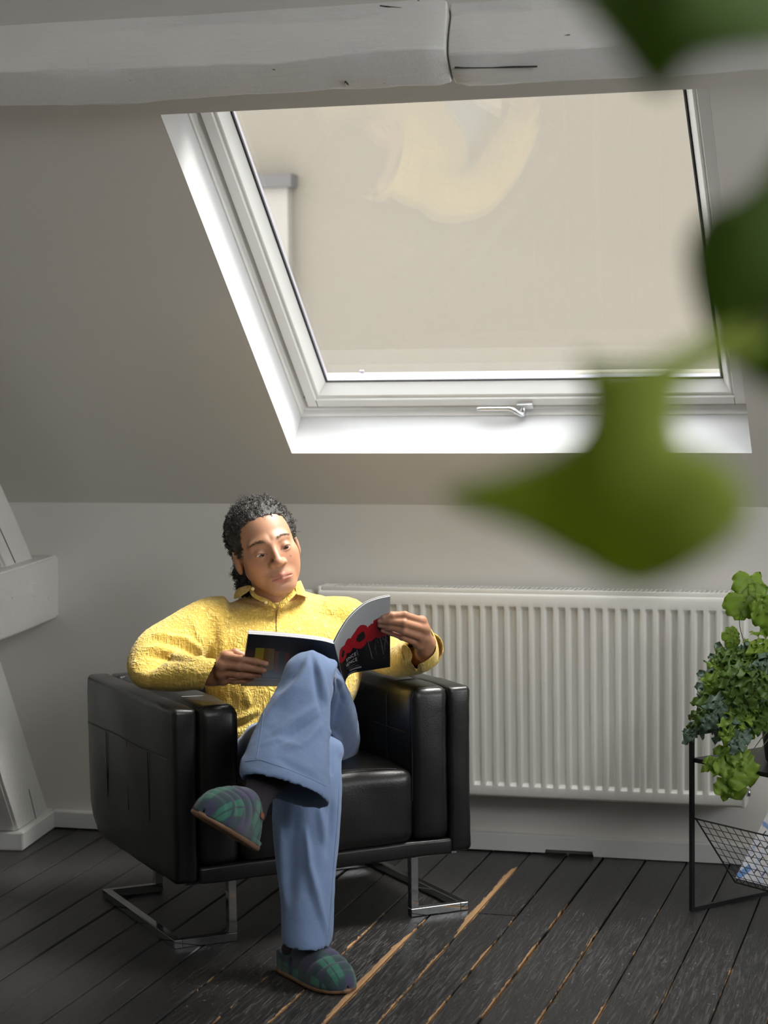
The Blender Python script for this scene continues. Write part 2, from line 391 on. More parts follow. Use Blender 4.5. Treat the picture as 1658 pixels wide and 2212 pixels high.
PL = [(1.395, 0.004), (1.390, -0.055), (1.392, -0.092), (1.400, -0.102), (1.430, -0.104), (1.470, -0.103), (1.492, -0.098), (1.510, -0.072), (1.522, -0.045), (1.530, -0.018), (1.556, 0.004)]
PRr = [(1.387, 0.004), (1.384, -0.055), (1.387, -0.092), (1.396, -0.103), (1.425, -0.105), (1.455, -0.104), (1.484, -0.098), (1.502, -0.070), (1.512, -0.042), (1.520, -0.014), (1.545, 0.004)]
pL = purlin('purlin', -1.75, 0.7485, PL, 3, 'white painted old timber purlin under the ceiling, ending at a dark vertical split', 1.0)
pR = purlin('purlin', 0.7530, 3.5, PRr, 8, 'white painted timber purlin butted on beyond the dark vertical split, towards the right gable', 1.0)
# drying shakes and knots on the beams
M_crack = plain('shadow_filled_crack', (0.035, 0.032, 0.028), 0.9)
def crack(parent, pts, w):
    V = []; F = []; o_ = np.array(parent.location)
    for i, (x, s, t) in enumerate(pts):
        ww = w*(0.25+math.sin(math.pi*min(1, (i+0.3)/(len(pts)-0.4))))
        V += [sky(x, s-ww, t-0.0015)-o_, sky(x, s+ww, t-0.0015)-o_, sky(x, s, t+0.004)-o_]
    for i in range(len(pts)-1):
        a, b = 3*i, 3*i+3; F += [(a, a+1, b+1, b), (a+1, a+2, b+2, b+1), (a+2, a, b, b+2)]
    mesh('crack', V, F, M_crack, parent)
crack(pL, [(0.60+0.016*k, 1.548-0.0025*k, -0.004-0.0015*k) for k in range(9)], 0.0028)
crack(pR, [(0.765+0.03*k, 1.452-0.0015*k, -0.1085) for k in range(7)], 0.0009)
crack(pL, [(0.51+0.002*k, 1.423+0.006*math.sin(k), -0.108) for k in range(5)], 0.0016)

# ---- truss against the left of the back wall
TA = np.array([-2.616, 5.393, 0.0]); TT = np.array([-0.131, 0.991, 0.0]); TNv = np.array([0.991, 0.131, 0.0])
truss = empty('roof_truss', tuple(TA)); tag(truss, 'white painted timber truss with leaning post, rafter and stub tie beam beside the back wall', 'truss')
def tr(q, z, off): return TT*q+TNv*off+np.array([0, 0, z])
def prism_tr(name, poly, off0, off1, mat, bev=0.006, jit=0.0):
    bm = bmesh.new(); n = len(poly)
    a = [bm.verts.new(tr(q, z, off1)) for q, z in poly]; b = [bm.verts.new(tr(q, z, off0)) for q, z in poly]
    bm.faces.new(a); bm.faces.new(b[::-1])
    for k in range(n): bm.faces.new((a[k], b[k], b[(k+1) % n], a[(k+1) % n]))
    bmesh.ops.recalc_face_normals(bm, faces=bm.faces)
    if jit:
        bmesh.ops.subdivide_edges(bm, edges=[e for e in bm.edges if e.calc_length() > 0.3], cuts=9, use_grid_fill=True)
        for v in bm.verts: v.co += Vector([jit*fbm1(v.co.x*3+v.co.z*4+i*5, i+2) for i in range(3)])
    bmesh.ops.bevel(bm, geom=[e for e in bm.edges if len(e.link_faces) == 2 and e.calc_face_angle(0) > 0.6], offset=bev, segments=2, affect='EDGES')
    o = bmobj(name, bm, mat, truss, True); o.data.set_sharp_from_angle(angle=math.radians(24)); return o
ps = -1.27
prism_tr('post', [(0.31+0.006, 0.050), (0.02, 0.050), (0.02-0.62, 0.05+0.62*1.30), (0.31-0.60, 0.05+0.60*1.27)], -0.24, -0.02, M_beam, 0.008, 0.0012)
prism_tr('rafter', [(0.285, 0.785), (0.02, 0.785), (-0.9, 0.785+0.92*0.84), (-0.9, 1.0+0.92*0.84+0.02)], -0.22, -0.024, M_beam, 0.008, 0.0012)
tb = prism_tr('tie_beam', [(0.362, 0.832), (0.352, 0.644), (-0.25, 0.638), (-0.60, 0.636), (-0.60, 0.826), (-0.2, 0.826)], -0.2, 0.02, M_beam, 0.006, 0.0014)
V, F = [], []; bar(V, F, tr(0.085, 0.752, 0.016), tr(0.085, 0.752, 0.033), 0.016, 0.036); pegp = mesh('peg', V, F, M_beam, tb)
prism_tr('plinth', [(0.35, -0.0), (0.0, -0.0), (0.0, 0.053), (0.35, 0.053)], -0.5, 0.0, M_white, 0.003)
V, F = [], []
for (q0, z0, q1, z1) in ((0.125, 0.155, 0.185, 0.055),):
    bar(V, F, tr(q0, z0, -0.0195), tr(q1, z1, -0.0195), 0.0022, 0.001, tuple(TNv))
mesh('crack', V, F, M_crack, truss); V, F = [], []
bar(V, F, tr(-0.09, 0.958, -0.0235), tr(0.06, 0.832, -0.0235), 0.004, 0.001, tuple(TNv))
mesh('crack', V, F, M_crack, truss)

# ================================================================ radiator
M_rad = plain('radiator_enamel', (0.80, 0.785, 0.73), 0.32)
M_chrome = plain('chrome', (0.42, 0.43, 0.44), 0.10, 1.0)
M_dark = plain('radiator_inside', (0.03, 0.03, 0.027), 0.8)
rad = empty('radiator', (-1.175, 5.655, 0.17)); tag(rad, 'long white ribbed panel radiator on the back wall under the skylight', 'radiator'); RO = np.array(rad.location)
X0, X1, YF, ZB, ZT = -1.775, -0.575, 5.600, 0.178, 0.752
pitch = 0.0346; nr = int((X1-X0-0.05)/pitch); xs0 = (X0+X1)/2-nr*pitch/2
V = []; F = []
# profile along x: (x, depth of trough)
cols = [(X0, 0.0)]
for k in range(nr):
    a = xs0+k*pitch
    cols += [(a+0.0055, 0.0), (a+0.0095, 1.0), (a+0.0245, 1.0), (a+0.0290, 0.0)]
cols.append((X1, 0.0))
rows = [(ZB, 0.006, 0), (ZB+0.004, 0.001, 0), (ZB+0.008, 0, 0), (0.2095, 0, 0), (0.2185, 0, 1), (0.706, 0, 1), (0.716, 0, 0), (ZT-0.012, 0, 0), (ZT-0.004, 0.002, 0), (ZT, 0.009, 0)]
nc = len(cols)
for (z, dy, tr_) in rows:
    for (x, d) in cols: V.append((x-RO[0], YF+dy+0.011*d*tr_-RO[1], z-RO[2]))
for j in range(len(rows)-1):
    for i in range(nc-1): F.append((j*nc+i, j*nc+i+1, (j+1)*nc+i+1, (j+1)*nc+i))
fp = mesh('front_panel', V, F, M_rad, rad)
bv = fp.modifiers.new('round', 'BEVEL'); bv.width = 0.0016; bv.segments = 2; bv.limit_method = 'ANGLE'; bv.angle_limit = math.radians(20); fp.data.shade_smooth()
boxobj('rear_panel', (X0+0.01-RO[0], 5.672-RO[1], 0.166-RO[2]), (X1-0.006-RO[0], 5.684-RO[1], ZT-0.03-RO[2]), M_rad, rad, 0.004)
boxobj('convector', (X0+0.03-RO[0], 5.618-RO[1], 0.22-RO[2]), (X1-0.03-RO[0], 5.668-RO[1], ZT-0.05-RO[2]), M_dark, rad)
for xa, xb in ((X0-0.004, X0+0.006), (X1-0.004, X1+0.008)):
    boxobj('end_panel', (xa-RO[0], YF+0.004-RO[1], ZB-0.002-RO[2]), (xb-RO[0], 5.690-RO[1], ZT+0.012-RO[2]), M_rad, rad, 0.003)
gr = empty('grille'); gr.parent = rad
boxobj('front_rail', (X0-RO[0]+0.008, YF+0.008-RO[1], ZT-0.002-RO[2]), (X1-0.006-RO[0], YF+0.016-RO[1], ZT+0.012-RO[2]), M_rad, gr, 0.002)
boxobj('back_rail', (X0-RO[0]+0.008, 5.682-RO[1], ZT+0.009-RO[2]), (X1-0.006-RO[0], 5.688-RO[1], ZT+0.0113-RO[2]), M_rad, gr)
s0 = None; ns = 86
for k in range(ns):
    x = X0+0.034+(X1-X0-0.062)*k/(ns-1)
    if s0 is None:
        s0 = boxobj('slat', (-0.0023, YF+0.014-RO[1], -0.002), (0.0023, 5.684-RO[1], 0.0), M_rad, gr); o = s0
    else:
        o = s0.copy(); COL.objects.link(o); o.parent = gr
    o.location = (x-RO[0], 0, ZT+0.011-RO[2])
for xa, xb in ((X0+0.004, X0+0.032), (X1-0.030, X1-0.004)):
    boxobj('cover_plate', (xa-RO[0], YF+0.014-RO[1], ZT+0.008-RO[2]), (xb-RO[0], 5.684-RO[1], ZT+0.0115-RO[2]), M_rad, gr)
# thermostat valve at the left top corner
vv = empty('valve'); vv.parent = rad
tubeobj('neck', [(X0-0.004-RO[0], 5.645-RO[1], 0.725-RO[2]), (X0-0.035-RO[0], 5.645-RO[1], 0.725-RO[2])], 0.011, M_chrome, vv)
tubeobj('thermostat_head', [(X0-0.030-RO[0], 5.645-RO[1], 0.727-RO[2]), (X0-0.036-RO[0], 5.645-RO[1], 0.727-RO[2]), (X0-0.085-RO[0], 5.645-RO[1], 0.727-RO[2]), (X0-0.092-RO[0], 5.645-RO[1], 0.727-RO[2])], [0.018, 0.0225, 0.0225, 0.018], M_rad, vv, 20)
tubeobj('bleed_plug', [(X1+0.006-RO[0], 5.645-RO[1], 0.212-RO[2]), (X1+0.018-RO[0], 5.645-RO[1], 0.212-RO[2])], 0.011, M_chrome, rad)
for x in (X0+0.2, X1-0.2):
    boxobj('bracket', (x-0.02-RO[0], 5.684-RO[1], 0.25-RO[2]), (x+0.02-RO[0], 5.7205-RO[1], 0.70-RO[2]), M_rad, rad)
# ================================================================ plant stand with wire basket
M_blk = plain('black_powder_coat', (0.012, 0.012, 0.013), 0.42)
RL = np.array([-0.656, 5.164, 0.0]); RA = np.array([0.625, 0.781, 0.0]); RB = np.array([0.781, -0.625, 0.0])
RW, RLEN = 0.30, 0.62
st = empty('plant_stand', tuple(RL)); tag(st, 'black metal plant stand with a wire magazine basket slung beneath its shelf', 'stand')
def rk(a, b, z): return RA*a+RB*b+np.array([0, 0, z])
for b_ in (0.0, RLEN):
    fr = empty('end_frame'); fr.parent = st
    for a_ in (0.0, RW):
        V, F = [], []; bar(V, F, rk(a_, b_, 0.0), rk(a_, b_, 0.459), 0.010, 0.010, tuple(RA)); mesh('leg', V, F, M_blk, fr)
    for z in (0.005, 0.454):
        V, F = [], []; bar(V, F, rk(0.004, b_, z), rk(RW-0.004, b_, z), 0.010, 0.010); mesh('rail', V, F, M_blk, fr)
sh = mesh('shelf', *(lambda v, f: (bar(v, f, rk(RW/2, 0.004, 0.3915), rk(RW/2, RLEN-0.004, 0.3915), RW-0.004, 0.002), bar(v, f, rk(0.002, 0.004, 0.387), rk(0.002, RLEN-0.004, 0.387), 0.002, 0.011), bar(v, f, rk(RW-0.002, 0.004, 0.387), rk(RW-0.002, RLEN-0.004, 0.387), 0.002, 0.011), (v, f))[-1])([], []), M_blk, st)
bk = empty('basket'); bk.parent = st
for side in (0, 1):
    pn = empty('basket_panel'); pn.parent = st
    bk_p = pn
    A0, Z0 = (0.010, 0.236) if side == 0 else (RW-0.010, 0.236)
    A1, Z1 = 0.149+(0.002 if side else 0), 0.052
    V, F = [], []
    def pp(u, b_): return rk(A0+(A1-A0)*u, b_, Z0+(Z1-Z0)*u)
    for u in (0, 1): tube(V, F, [pp(u, 0.004), pp(u, RLEN-0.004)], 0.0021, 6)
    for b_ in (0.004, RLEN-0.004): tube(V, F, [pp(0, b_), pp(1, b_)], 0.0021, 6)
    mesh('rim', V, F, M_blk, pn)
    nw = 9
    for k in range(1, nw):
        V, F = [], []; tube(V, F, [pp(k/nw, 0.004), pp(k/nw, RLEN-0.004)], 0.0009, 5); mesh('wire', V, F, M_blk, pn)
    for k in range(1, 24):
        V, F = [], []; b_ = 0.004+(RLEN-0.008)*k/24; tube(V, F, [pp(0, b_), pp(1, b_)], 0.0009, 5); mesh('wire', V, F, M_blk, pn)
bpy.data.objects.remove(bk)
for b_ in (0.0, RLEN):
    for a_ in (0.0, RW):
        s_ = 1 if b_ == 0 else -1
        tubeobj('hook', [rk(a_, b_, 0.2365), rk(a_+(0.010 if a_ == 0 else -0.010), b_+0.004*s_, 0.2365)], 0.003, M_blk, st, 6)
# magazines leaning on the far panel of the basket
def mag_mat(name, base, seed):
    t = NT(name); c = t.coord(); a = t.noise(c, 9+seed, 3, 0.6, 1.5)
    col = t.ramp(a, [(0.35, base), (0.5, (0.80, 0.82, 0.86)), (0.58, (0.78, 0.74, 0.72)), (0.68, (0.20, 0.35, 0.66))])
    return t.p(color=col, rough=0.28).m
Mm = [mag_mat('pale_blue_print', (0.62, 0.70, 0.84), 1), mag_mat('grey_white_print', (0.75, 0.75, 0.76), 5)]
M_ink = plain('printed_ink', (0.06, 0.06, 0.09), 0.5)
fdir = np.array([(RW-0.010-0.151), 0, 0.236-0.052]); fl_ = float(np.linalg.norm(fdir)); ca, sa = fdir[0]/fl_, fdir[2]/fl_
def far(u, b_, off): # u metres up the far panel, off towards the inside of the basket
    return rk(0.151+ca*u-sa*off, b_, 0.052+sa*u+ca*off)
for i, (b0, b1, hh, off, lab) in enumerate(((0.012, 0.222, 0.285, 0.0125, 'pale blue printed magazine leaning in the wire basket, in front of the white one'), (0.04, 0.26, 0.29, 0.005, 'white printed magazine at the back of the wire basket, against the far mesh'))):
    o_ = RL+far(0.006, (b0+b1)/2, off)
    def q(u, b_, d): return RL+far(u, b_, off+d)-o_
    V = [q(u, b_, d) for d in (-0.003, 0.003) for (u, b_) in ((0.006, b0), (0.006, b1), (hh, b1), (hh, b0))]
    F = [(0,1,2,3), (4,7,6,5), (0,4,5,1), (1,5,6,2), (2,6,7,3), (3,7,4,0)]
    mg = empty('magazine', tuple(o_)); tag(mg, lab, 'magazine')
    mesh('cover', V, F, Mm[i], mg)
    if i == 0:
        V, F = [], []
        for r_ in range(3):
            for k in range(6):
                bb = b0+0.02; uu = 0.03+0.035*k
                bar(V, F, q(uu, bb+0.03*r_, 0.0033), q(uu+0.014, bb+0.004+0.03*r_, 0.0033), 0.004, 0.0004, tuple(rk(-sa, 0, ca)))
        mesh('lettering', V, F, M_ink, mg)
        V, F = [], []
        bar(V, F, q(0.01, b0+0.006, 0.0033), q(0.045, b0+0.03, 0.0033), 0.02, 0.0004, tuple(rk(-sa, 0, ca)))
        mesh('picture', V, F, plain('blue_print', (0.16, 0.34, 0.72), 0.3), mg)

# ================================================================ armchair
CA = math.radians(41.0)
CFw = np.array([math.sin(CA), -math.cos(CA), 0]); CLf = np.array([math.cos(CA), math.sin(CA), 0]); CO = np.array([-1.696, 5.003, 0.0])
def ch(x, y, z): return CO+CLf*x+CFw*y+np.array([0, 0, z])       # chair frame: x to the sitter's left, y to the front
def leather():
    t = NT('black_leather'); c = t.coord(); v = t.node('ShaderNodeTexVoronoi', {'Vector': c, 'Scale': 260.0}).outputs[0]; n = t.noise(c, 7, 4, 0.6); cr = t.noise(t.mapping(c, (1, 1, 1)), 22, 4, 0.6, 1.4)
    h = t.math('ADD', t.math('MULTIPLY', v, 0.12), t.math('MULTIPLY', t.math('ADD', n, cr), 0.35))
    rg = t.math('ADD', t.math('MULTIPLY', n, 0.16), 0.27)
    return t.p(color=t.mix(n, (0.006, 0.006, 0.006), (0.010, 0.0095, 0.009)), rough=rg, spec=0.5, normal=t.bump(h, 0.22, 0.005)).m
M_lea = leather()
M_seam = plain('black_stitching', (0.022, 0.021, 0.020), 0.5)
chair = empty('armchair', tuple(CO), 0); tag(chair, 'black leather cube armchair on chrome sled legs, in front of the radiator', 'armchair')
def cl(x, y, z): return ch(x, y, z)-CO
def cushion(name, lo, hi, bev, mat=M_lea, seg=4, puff=0.0, top_round=0.0, bulge=None, parent=None):
    bm = bmesh.new(); add_box(bm, lo, hi)
    bmesh.ops.bevel(bm, geom=list(bm.edges), offset=bev, segments=seg, profile=0.5, affect='EDGES')
    bmesh.ops.subdivide_edges(bm, edges=[e for e in bm.edges if e.calc_length() > 0.08], cuts=10, use_grid_fill=True)
    c = [(lo[i]+hi[i])/2 for i in range(3)]; h = [(hi[i]-lo[i])/2 for i in range(3)]
    for v in bm.verts:
        u = [max(-1, min(1, (v.co[i]-c[i])/h[i])) for i in range(3)]
        co = v.co.copy()
        if puff:
            for i in range(3):
                j, k = (i+1) % 3, (i+2) % 3
                v.co[i] += puff*max(0, abs(u[i])-0.75)/0.25*(1 if u[i] > 0 else -1)*(1-u[j]**2)*(1-u[k]**2)
        v.co += Vector([0.0012*fbm1(co.x*6+co.y*7+co.z*5+i*3, i) for i in range(3)])
        if bulge: v.co = Vector(bulge(v.co, u))
        v.co = Vector(cl(*v.co))
    bmesh.ops.recalc_face_normals(bm, faces=bm.faces)
    return bmobj(name, bm, mat, parent or chair, True)
HWc, FRc, BKc, Z0c, Z1c = 0.398, 0.305, -0.375, 0.158, 0.578
for sgn in (-1, 1):
    o0, o1 = sorted((sgn*HWc, sgn*(HWc-0.062)))
    sp = cushion('arm_shell', (o0, BKc, Z0c), (o1, FRc, Z1c), 0.013, puff=0.004, bulge=lambda co, u: (co.x, co.y-(0.10*max(0, (Z0c+0.10-co.z)/0.10)**2*max(0, -u[1]) if False else 0)+ (0.085*max(0.0, (Z0c+0.085-co.z)/0.085)**1.6 if u[1] < -0.8 else 0), co.z))
    i0, i1 = sorted((sgn*(HWc-0.062-0.001), sgn*(HWc-0.168)))
    ap = cushion('arm_pad', (i0, BKc+0.07, Z0c+0.036), (i1, FRc+0.004, Z1c+0.004), 0.024, seg=5, puff=0.006)
    # stitched seams
    V, F = [], []
    xo = sgn*(HWc+0.0045)
    tube(V, F, [cl(xo, BKc+0.022+k*(FRc-BKc-0.05)/12, 0.455-0.002*math.sin(k)) for k in range(13)], 0.0012, 5)
    for yy in (-0.20, -0.03, 0.13): tube(V, F, [cl(xo-sgn*0.0006, yy, 0.455), cl(xo-sgn*0.001, yy+0.004, 0.28)], 0.0010, 5)
    mesh('seam', V, F, M_seam, sp)
    V, F = [], []
    xi = sgn*(HWc-0.168-0.0045)
    tube(V, F, [cl(xi, BKc+0.10+k*(FRc-BKc-0.13)/10, 0.470) for k in range(11)], 0.0011, 5)
    for yy in (-0.12, 0.03, 0.17):
        tube(V, F, [cl(xi+sgn*0.0004, yy, 0.36), cl(xi, yy, Z1c-0.03), cl(xi+sgn*0.010, yy, Z1c-0.006), cl(xi+sgn*0.026, yy, Z1c+0.0065), cl(sgn*(HWc-0.072), yy, Z1c+0.009)], 0.0011, 5)
    # piping round the pad's front face
    xa, xb = (xi+sgn*0.008), sgn*(HWc-0.066)
    tube(V, F, [cl(xa, FRc-0.004, 0.30), cl(xa, FRc-0.004, Z1c-0.022), cl(xa+sgn*0.006, FRc-0.006, Z1c-0.008), cl(xa+sgn*0.022, FRc-0.010, Z1c+0.003), cl(xb-sgn*0.02, FRc-0.010, Z1c+0.003), cl(xb-sgn*0.004, FRc-0.008, Z1c-0.006)], 0.0014, 5)
    mesh('seam', V, F, M_seam, ap)
cushion('back_shell', (-HWc+0.062, BKc, Z0c+0.02), (HWc-0.062, BKc+0.065, Z1c), 0.013, puff=0.003)
cushion('back_cushion', (-HWc+0.17, BKc+0.062, 0.30), (HWc-0.17, BKc+0.19, Z1c+0.004), 0.035, seg=5, puff=0.012)
def seat_b(co, u):
    z = co.z
    if u[2] > 0.5: z += 0.016*(1-u[0]**2)*(1-min(1, abs(u[1]))**4)-0.002*math.sin(co.x*40+co.y*18)*max(0, 0.4-abs(co.x-0.1))
    return (co.x, co.y, z)
sc_ = cushion('seat_cushion', (-HWc+0.164, BKc+0.16, 0.190), (HWc-0.164, FRc+0.012, 0.385), 0.03, seg=5, puff=0.006, bulge=seat_b)
V, F = [], []
tube(V, F, [cl(-0.19+0.38*k/12, FRc-0.006, 0.384+0.010*(1-(k/6-1)**2)) for k in range(13)], 0.0013, 5)
mesh('seam', V, F, M_seam, sc_)
cushion('front_panel', (-HWc+0.060, FRc-0.06, Z0c-0.002), (HWc-0.060, FRc+0.008, 0.197), 0.007, puff=0.001)
boxobj('underside', (-0.30, -0.30, Z0c+0.004), (0.30, 0.26, Z0c+0.02), M_seam, chair, M=Matrix([[CLf[0], CFw[0], 0, 0], [CLf[1], CFw[1], 0, 0], [0, 0, 1, 0], [0, 0, 0, 1]]))
# chrome sled legs
for sgn in (-1, 1):
    lg = empty('sled_leg'); lg.parent = chair
    bw = 0.021
    def sb(a, b, upv=(0, 0, 1), w=bw, h=bw, nm='bar'):
        V, F = [], []; bar(V, F, cl(*a), cl(*b), w, h, upv)
        o = mesh(nm, V, F, M_chrome, lg); md = o.modifiers.new('edge', 'BEVEL'); md.width = 0.0015; md.segments = 2
    xo = sgn*0.385; xi = sgn*0.245; yf, yb = 0.275, -0.268; zb = bw/2
    sb((xo, yf+bw/2, zb), (xo, yb-bw/2, zb))
    for y in (yf, yb):
        sb((xo-sgn*bw/2, y, zb), (xi-sgn*bw/2, y, zb))
        sb((xi, y, bw), (xi, y, Z0c-0.004), tuple(CFw), nm='upright')
    sb((xi, yf+bw/2, Z0c-0.003), (xi, yb-bw/2, Z0c-0.003), w=bw, h=0.008, nm='mounting_plate')
    for y in (yf, yb):
        sb((xi-sgn*0.012, y, Z0c-0.004), (xo-sgn*0.02, y, Z0c-0.004), w=bw, h=0.008, nm='mounting_plate')
# ================================================================ modelling tools for soft things
def surface_nets(fn, lo, hi, h):
    """triangle-free iso-surface (fn<0 inside) on a regular grid"""
    lo = np.asarray(lo, float); hi = np.asarray(hi, float); n = np.ceil((hi-lo)/h).astype(int)+1
    ax = [lo[i]+h*np.arange(n[i]) for i in range(3)]
    X, Y, Z = np.meshgrid(*ax, indexing='ij', sparse=False)
    D = fn(X.astype(np.float32), Y.astype(np.float32), Z.astype(np.float32)); S = D < 0
    cnt = np.zeros(n-1, np.int8)
    for a in (0, 1):
        for b in (0, 1):
            for c in (0, 1): cnt += S[a:n[0]-1+a, b:n[1]-1+b, c:n[2]-1+c]
    I, J, K = np.nonzero((cnt > 0) & (cnt < 8))
    idx = -np.ones(n-1, np.int64); idx[I, J, K] = np.arange(len(I))
    P = np.zeros((len(I), 3)); C = np.zeros(len(I))
    cor = [(a, b, c) for a in (0, 1) for b in (0, 1) for c in (0, 1)]
    for p in cor:
        for q in cor:
            df = [q[i]-p[i] for i in range(3)]
            if sum(map(abs, df)) != 1 or sum(df) != 1: continue
            da = D[I+p[0], J+p[1], K+p[2]]; db = D[I+q[0], J+q[1], K+q[2]]; cr = (da < 0) != (db < 0)
            t = np.where(cr, da/np.where(cr, da-db, 1), 0)
            for i in range(3): P[:, i] += np.where(cr, p[i]+t*df[i], 0)
            C += cr
    P = P/C[:, None]; V = lo+h*(P+np.stack([I, J, K], 1)); Q = []
    for axn in range(3):
        sl = [slice(1, n[i]-1) for i in range(3)]; sl[axn] = slice(0, n[axn]-1)
        a = S[tuple(sl)]; s2 = list(sl); s2[axn] = slice(1, n[axn]); b = S[tuple(s2)]
        g = np.argwhere(a != b); off = np.array([1, 1, 1]); off[axn] = 0; g = g+off
        sg = S[g[:, 0], g[:, 1], g[:, 2]]; u, v = (axn+1) % 3, (axn+2) % 3
        def cell(du, dv):
            q = g.copy(); q[:, u] -= du; q[:, v] -= dv; return idx[q[:, 0], q[:, 1], q[:, 2]]
        qd = np.stack([cell(1, 1), cell(0, 1), cell(0, 0), cell(1, 0)], 1); qd[~sg] = qd[~sg][:, ::-1]; Q.append(qd)
    Q = np.concatenate(Q); Q = Q[(Q >= 0).all(1)]
    return V, Q
def npmesh(name, V, Q, mat, parent=None, smooth=True):
    me = bpy.data.meshes.new(name); me.vertices.add(len(V)); me.vertices.foreach_set('co', np.asarray(V, np.float32).ravel())
    k = Q.shape[1]; me.loops.add(Q.size); me.loops.foreach_set('vertex_index', Q.astype(np.int32).ravel())
    me.polygons.add(len(Q)); me.polygons.foreach_set('loop_start', np.arange(len(Q), dtype=np.int32)*k); me.polygons.foreach_set('loop_total', np.full(len(Q), k, np.int32))
    me.update(calc_edges=True); me.validate()
    if smooth: me.shade_smooth()
    for mm in (mat if isinstance(mat, (list, tuple)) else [mat]): me.materials.append(mm)
    return link(bpy.data.objects.new(name, me), parent)
def smin(a, b, k):
    h = np.clip(0.5+0.5*(b-a)/k, 0, 1); return b*(1-h)+a*h-k*h*(1-h)
def smax(a, b, k): return -smin(-a, -b, k)
def sph(X, Y, Z, c, r): return np.sqrt((X-c[0])**2+(Y-c[1])**2+(Z-c[2])**2)-r
def ell(X, Y, Z, c, r):
    k0 = np.sqrt(((X-c[0])/r[0])**2+((Y-c[1])/r[1])**2+((Z-c[2])/r[2])**2)
    k1 = np.sqrt(((X-c[0])/r[0]**2)**2+((Y-c[1])/r[1]**2)**2+((Z-c[2])/r[2]**2)**2)
    return k0*(k0-1)/np.maximum(k1, 1e-6)
def cap(X, Y, Z, a, b, ra, rb=None):
    rb = ra if rb is None else rb; a = np.asarray(a, float); b = np.asarray(b, float); d = b-a; L = float(d@d)+1e-12
    t = np.clip(((X-a[0])*d[0]+(Y-a[1])*d[1]+(Z-a[2])*d[2])/L, 0, 1)
    return np.sqrt((X-a[0]-t*d[0])**2+(Y-a[1]-t*d[1])**2+(Z-a[2]-t*d[2])**2)-(ra+(rb-ra)*t)
TOW = np.array([-CF[0], -CF[1], 0.0]); TOW /= np.linalg.norm(TOW); UPW = np.array([0, 0, 1.0])
RGT = np.array([CR[0], CR[1], 0.0]); RGT /= np.linalg.norm(RGT)
def sec(cx, cy, d, wx, wy, wd, t, u=0.0, r=0.0):
    """garment ring: centre at (px, depth), half-width as a pixel step, half-thickness in metres (toward viewer, up, right)"""
    C = at_d(cx, cy, d); return (C, at_d(cx+wx, cy+wy, d+wd)-C, TOW*t+UPW*u+RGT*r)
def scl(s, k, dC=(0, 0, 0)): return (s[0]+np.asarray(dC), s[1]*k, s[2]*k)
def loft(verts, faces, secs, n=30, up=4, sq=2.0):
    S = np.array([np.concatenate(s) for s in secs]); m = len(S); R = []
    for i in range(m-1):
        p0, p1, p2, p3 = S[max(i-1, 0)], S[i], S[i+1], S[min(i+2, m-1)]
        for j in range(up):
            t = j/up; R.append(0.5*((2*p1)+(-p0+p2)*t+(2*p0-5*p1+4*p2-p3)*t*t+(-p0+3*p1-3*p2+p3)*t**3))
    R.append(S[-1]); base = len(verts); th = 2*np.pi*np.arange(n)/n
    cs = np.sign(np.cos(th))*np.abs(np.cos(th))**(2/sq); sn = np.sign(np.sin(th))*np.abs(np.sin(th))**(2/sq)
    for q in R:
        for k in range(n): verts.append(q[0:3]+cs[k]*q[3:6]+sn[k]*q[6:9])
    L = len(R)
    for i in range(L-1):
        for k in range(n): faces.append((base+i*n+k, base+i*n+(k+1) % n, base+(i+1)*n+(k+1) % n, base+(i+1)*n+k))
    for i in (0, L-1):
        verts.append(R[i][0:3]); c = len(verts)-1
        for k in range(n):
            f = (c, base+i*n+(k+1) % n, base+i*n+k); faces.append(f if i == 0 else f[::-1])
def remeshed(verts, faces, voxel, it=6, fac=0.5):
    me = bpy.data.meshes.new('tmp'); me.from_pydata([tuple(map(float, v)) for v in verts], [], [tuple(map(int, f)) for f in faces])
    bm = bmesh.new(); bm.from_mesh(me); bmesh.ops.recalc_face_normals(bm, faces=bm.faces); bm.to_mesh(me); bm.free()
    o = bpy.data.objects.new('tmp', me); COL.objects.link(o)
    r = o.modifiers.new('r', 'REMESH'); r.mode = 'VOXEL'; r.voxel_size = voxel
    if it: s = o.modifiers.new('s', 'SMOOTH'); s.factor = fac; s.iterations = it
    dg = bpy.context.evaluated_depsgraph_get(); out = bpy.data.meshes.new_from_object(o.evaluated_get(dg))
    bpy.data.objects.remove(o); bpy.data.meshes.remove(me)
    n = len(out.vertices); V = np.empty(n*3, np.float32); out.vertices.foreach_get('co', V); N = np.empty(n*3, np.float32); out.vertices.foreach_get('normal', N)
    return out, V.reshape(-1, 3).astype(float), N.reshape(-1, 3).astype(float)
def finish(name, me, V, mat, parent):
    me.vertices.foreach_set('co', V.astype(np.float32).ravel()); me.update(); me.name = name; me.materials.clear(); me.materials.append(mat); me.shade_smooth()
    return link(bpy.data.objects.new(name, me), parent)
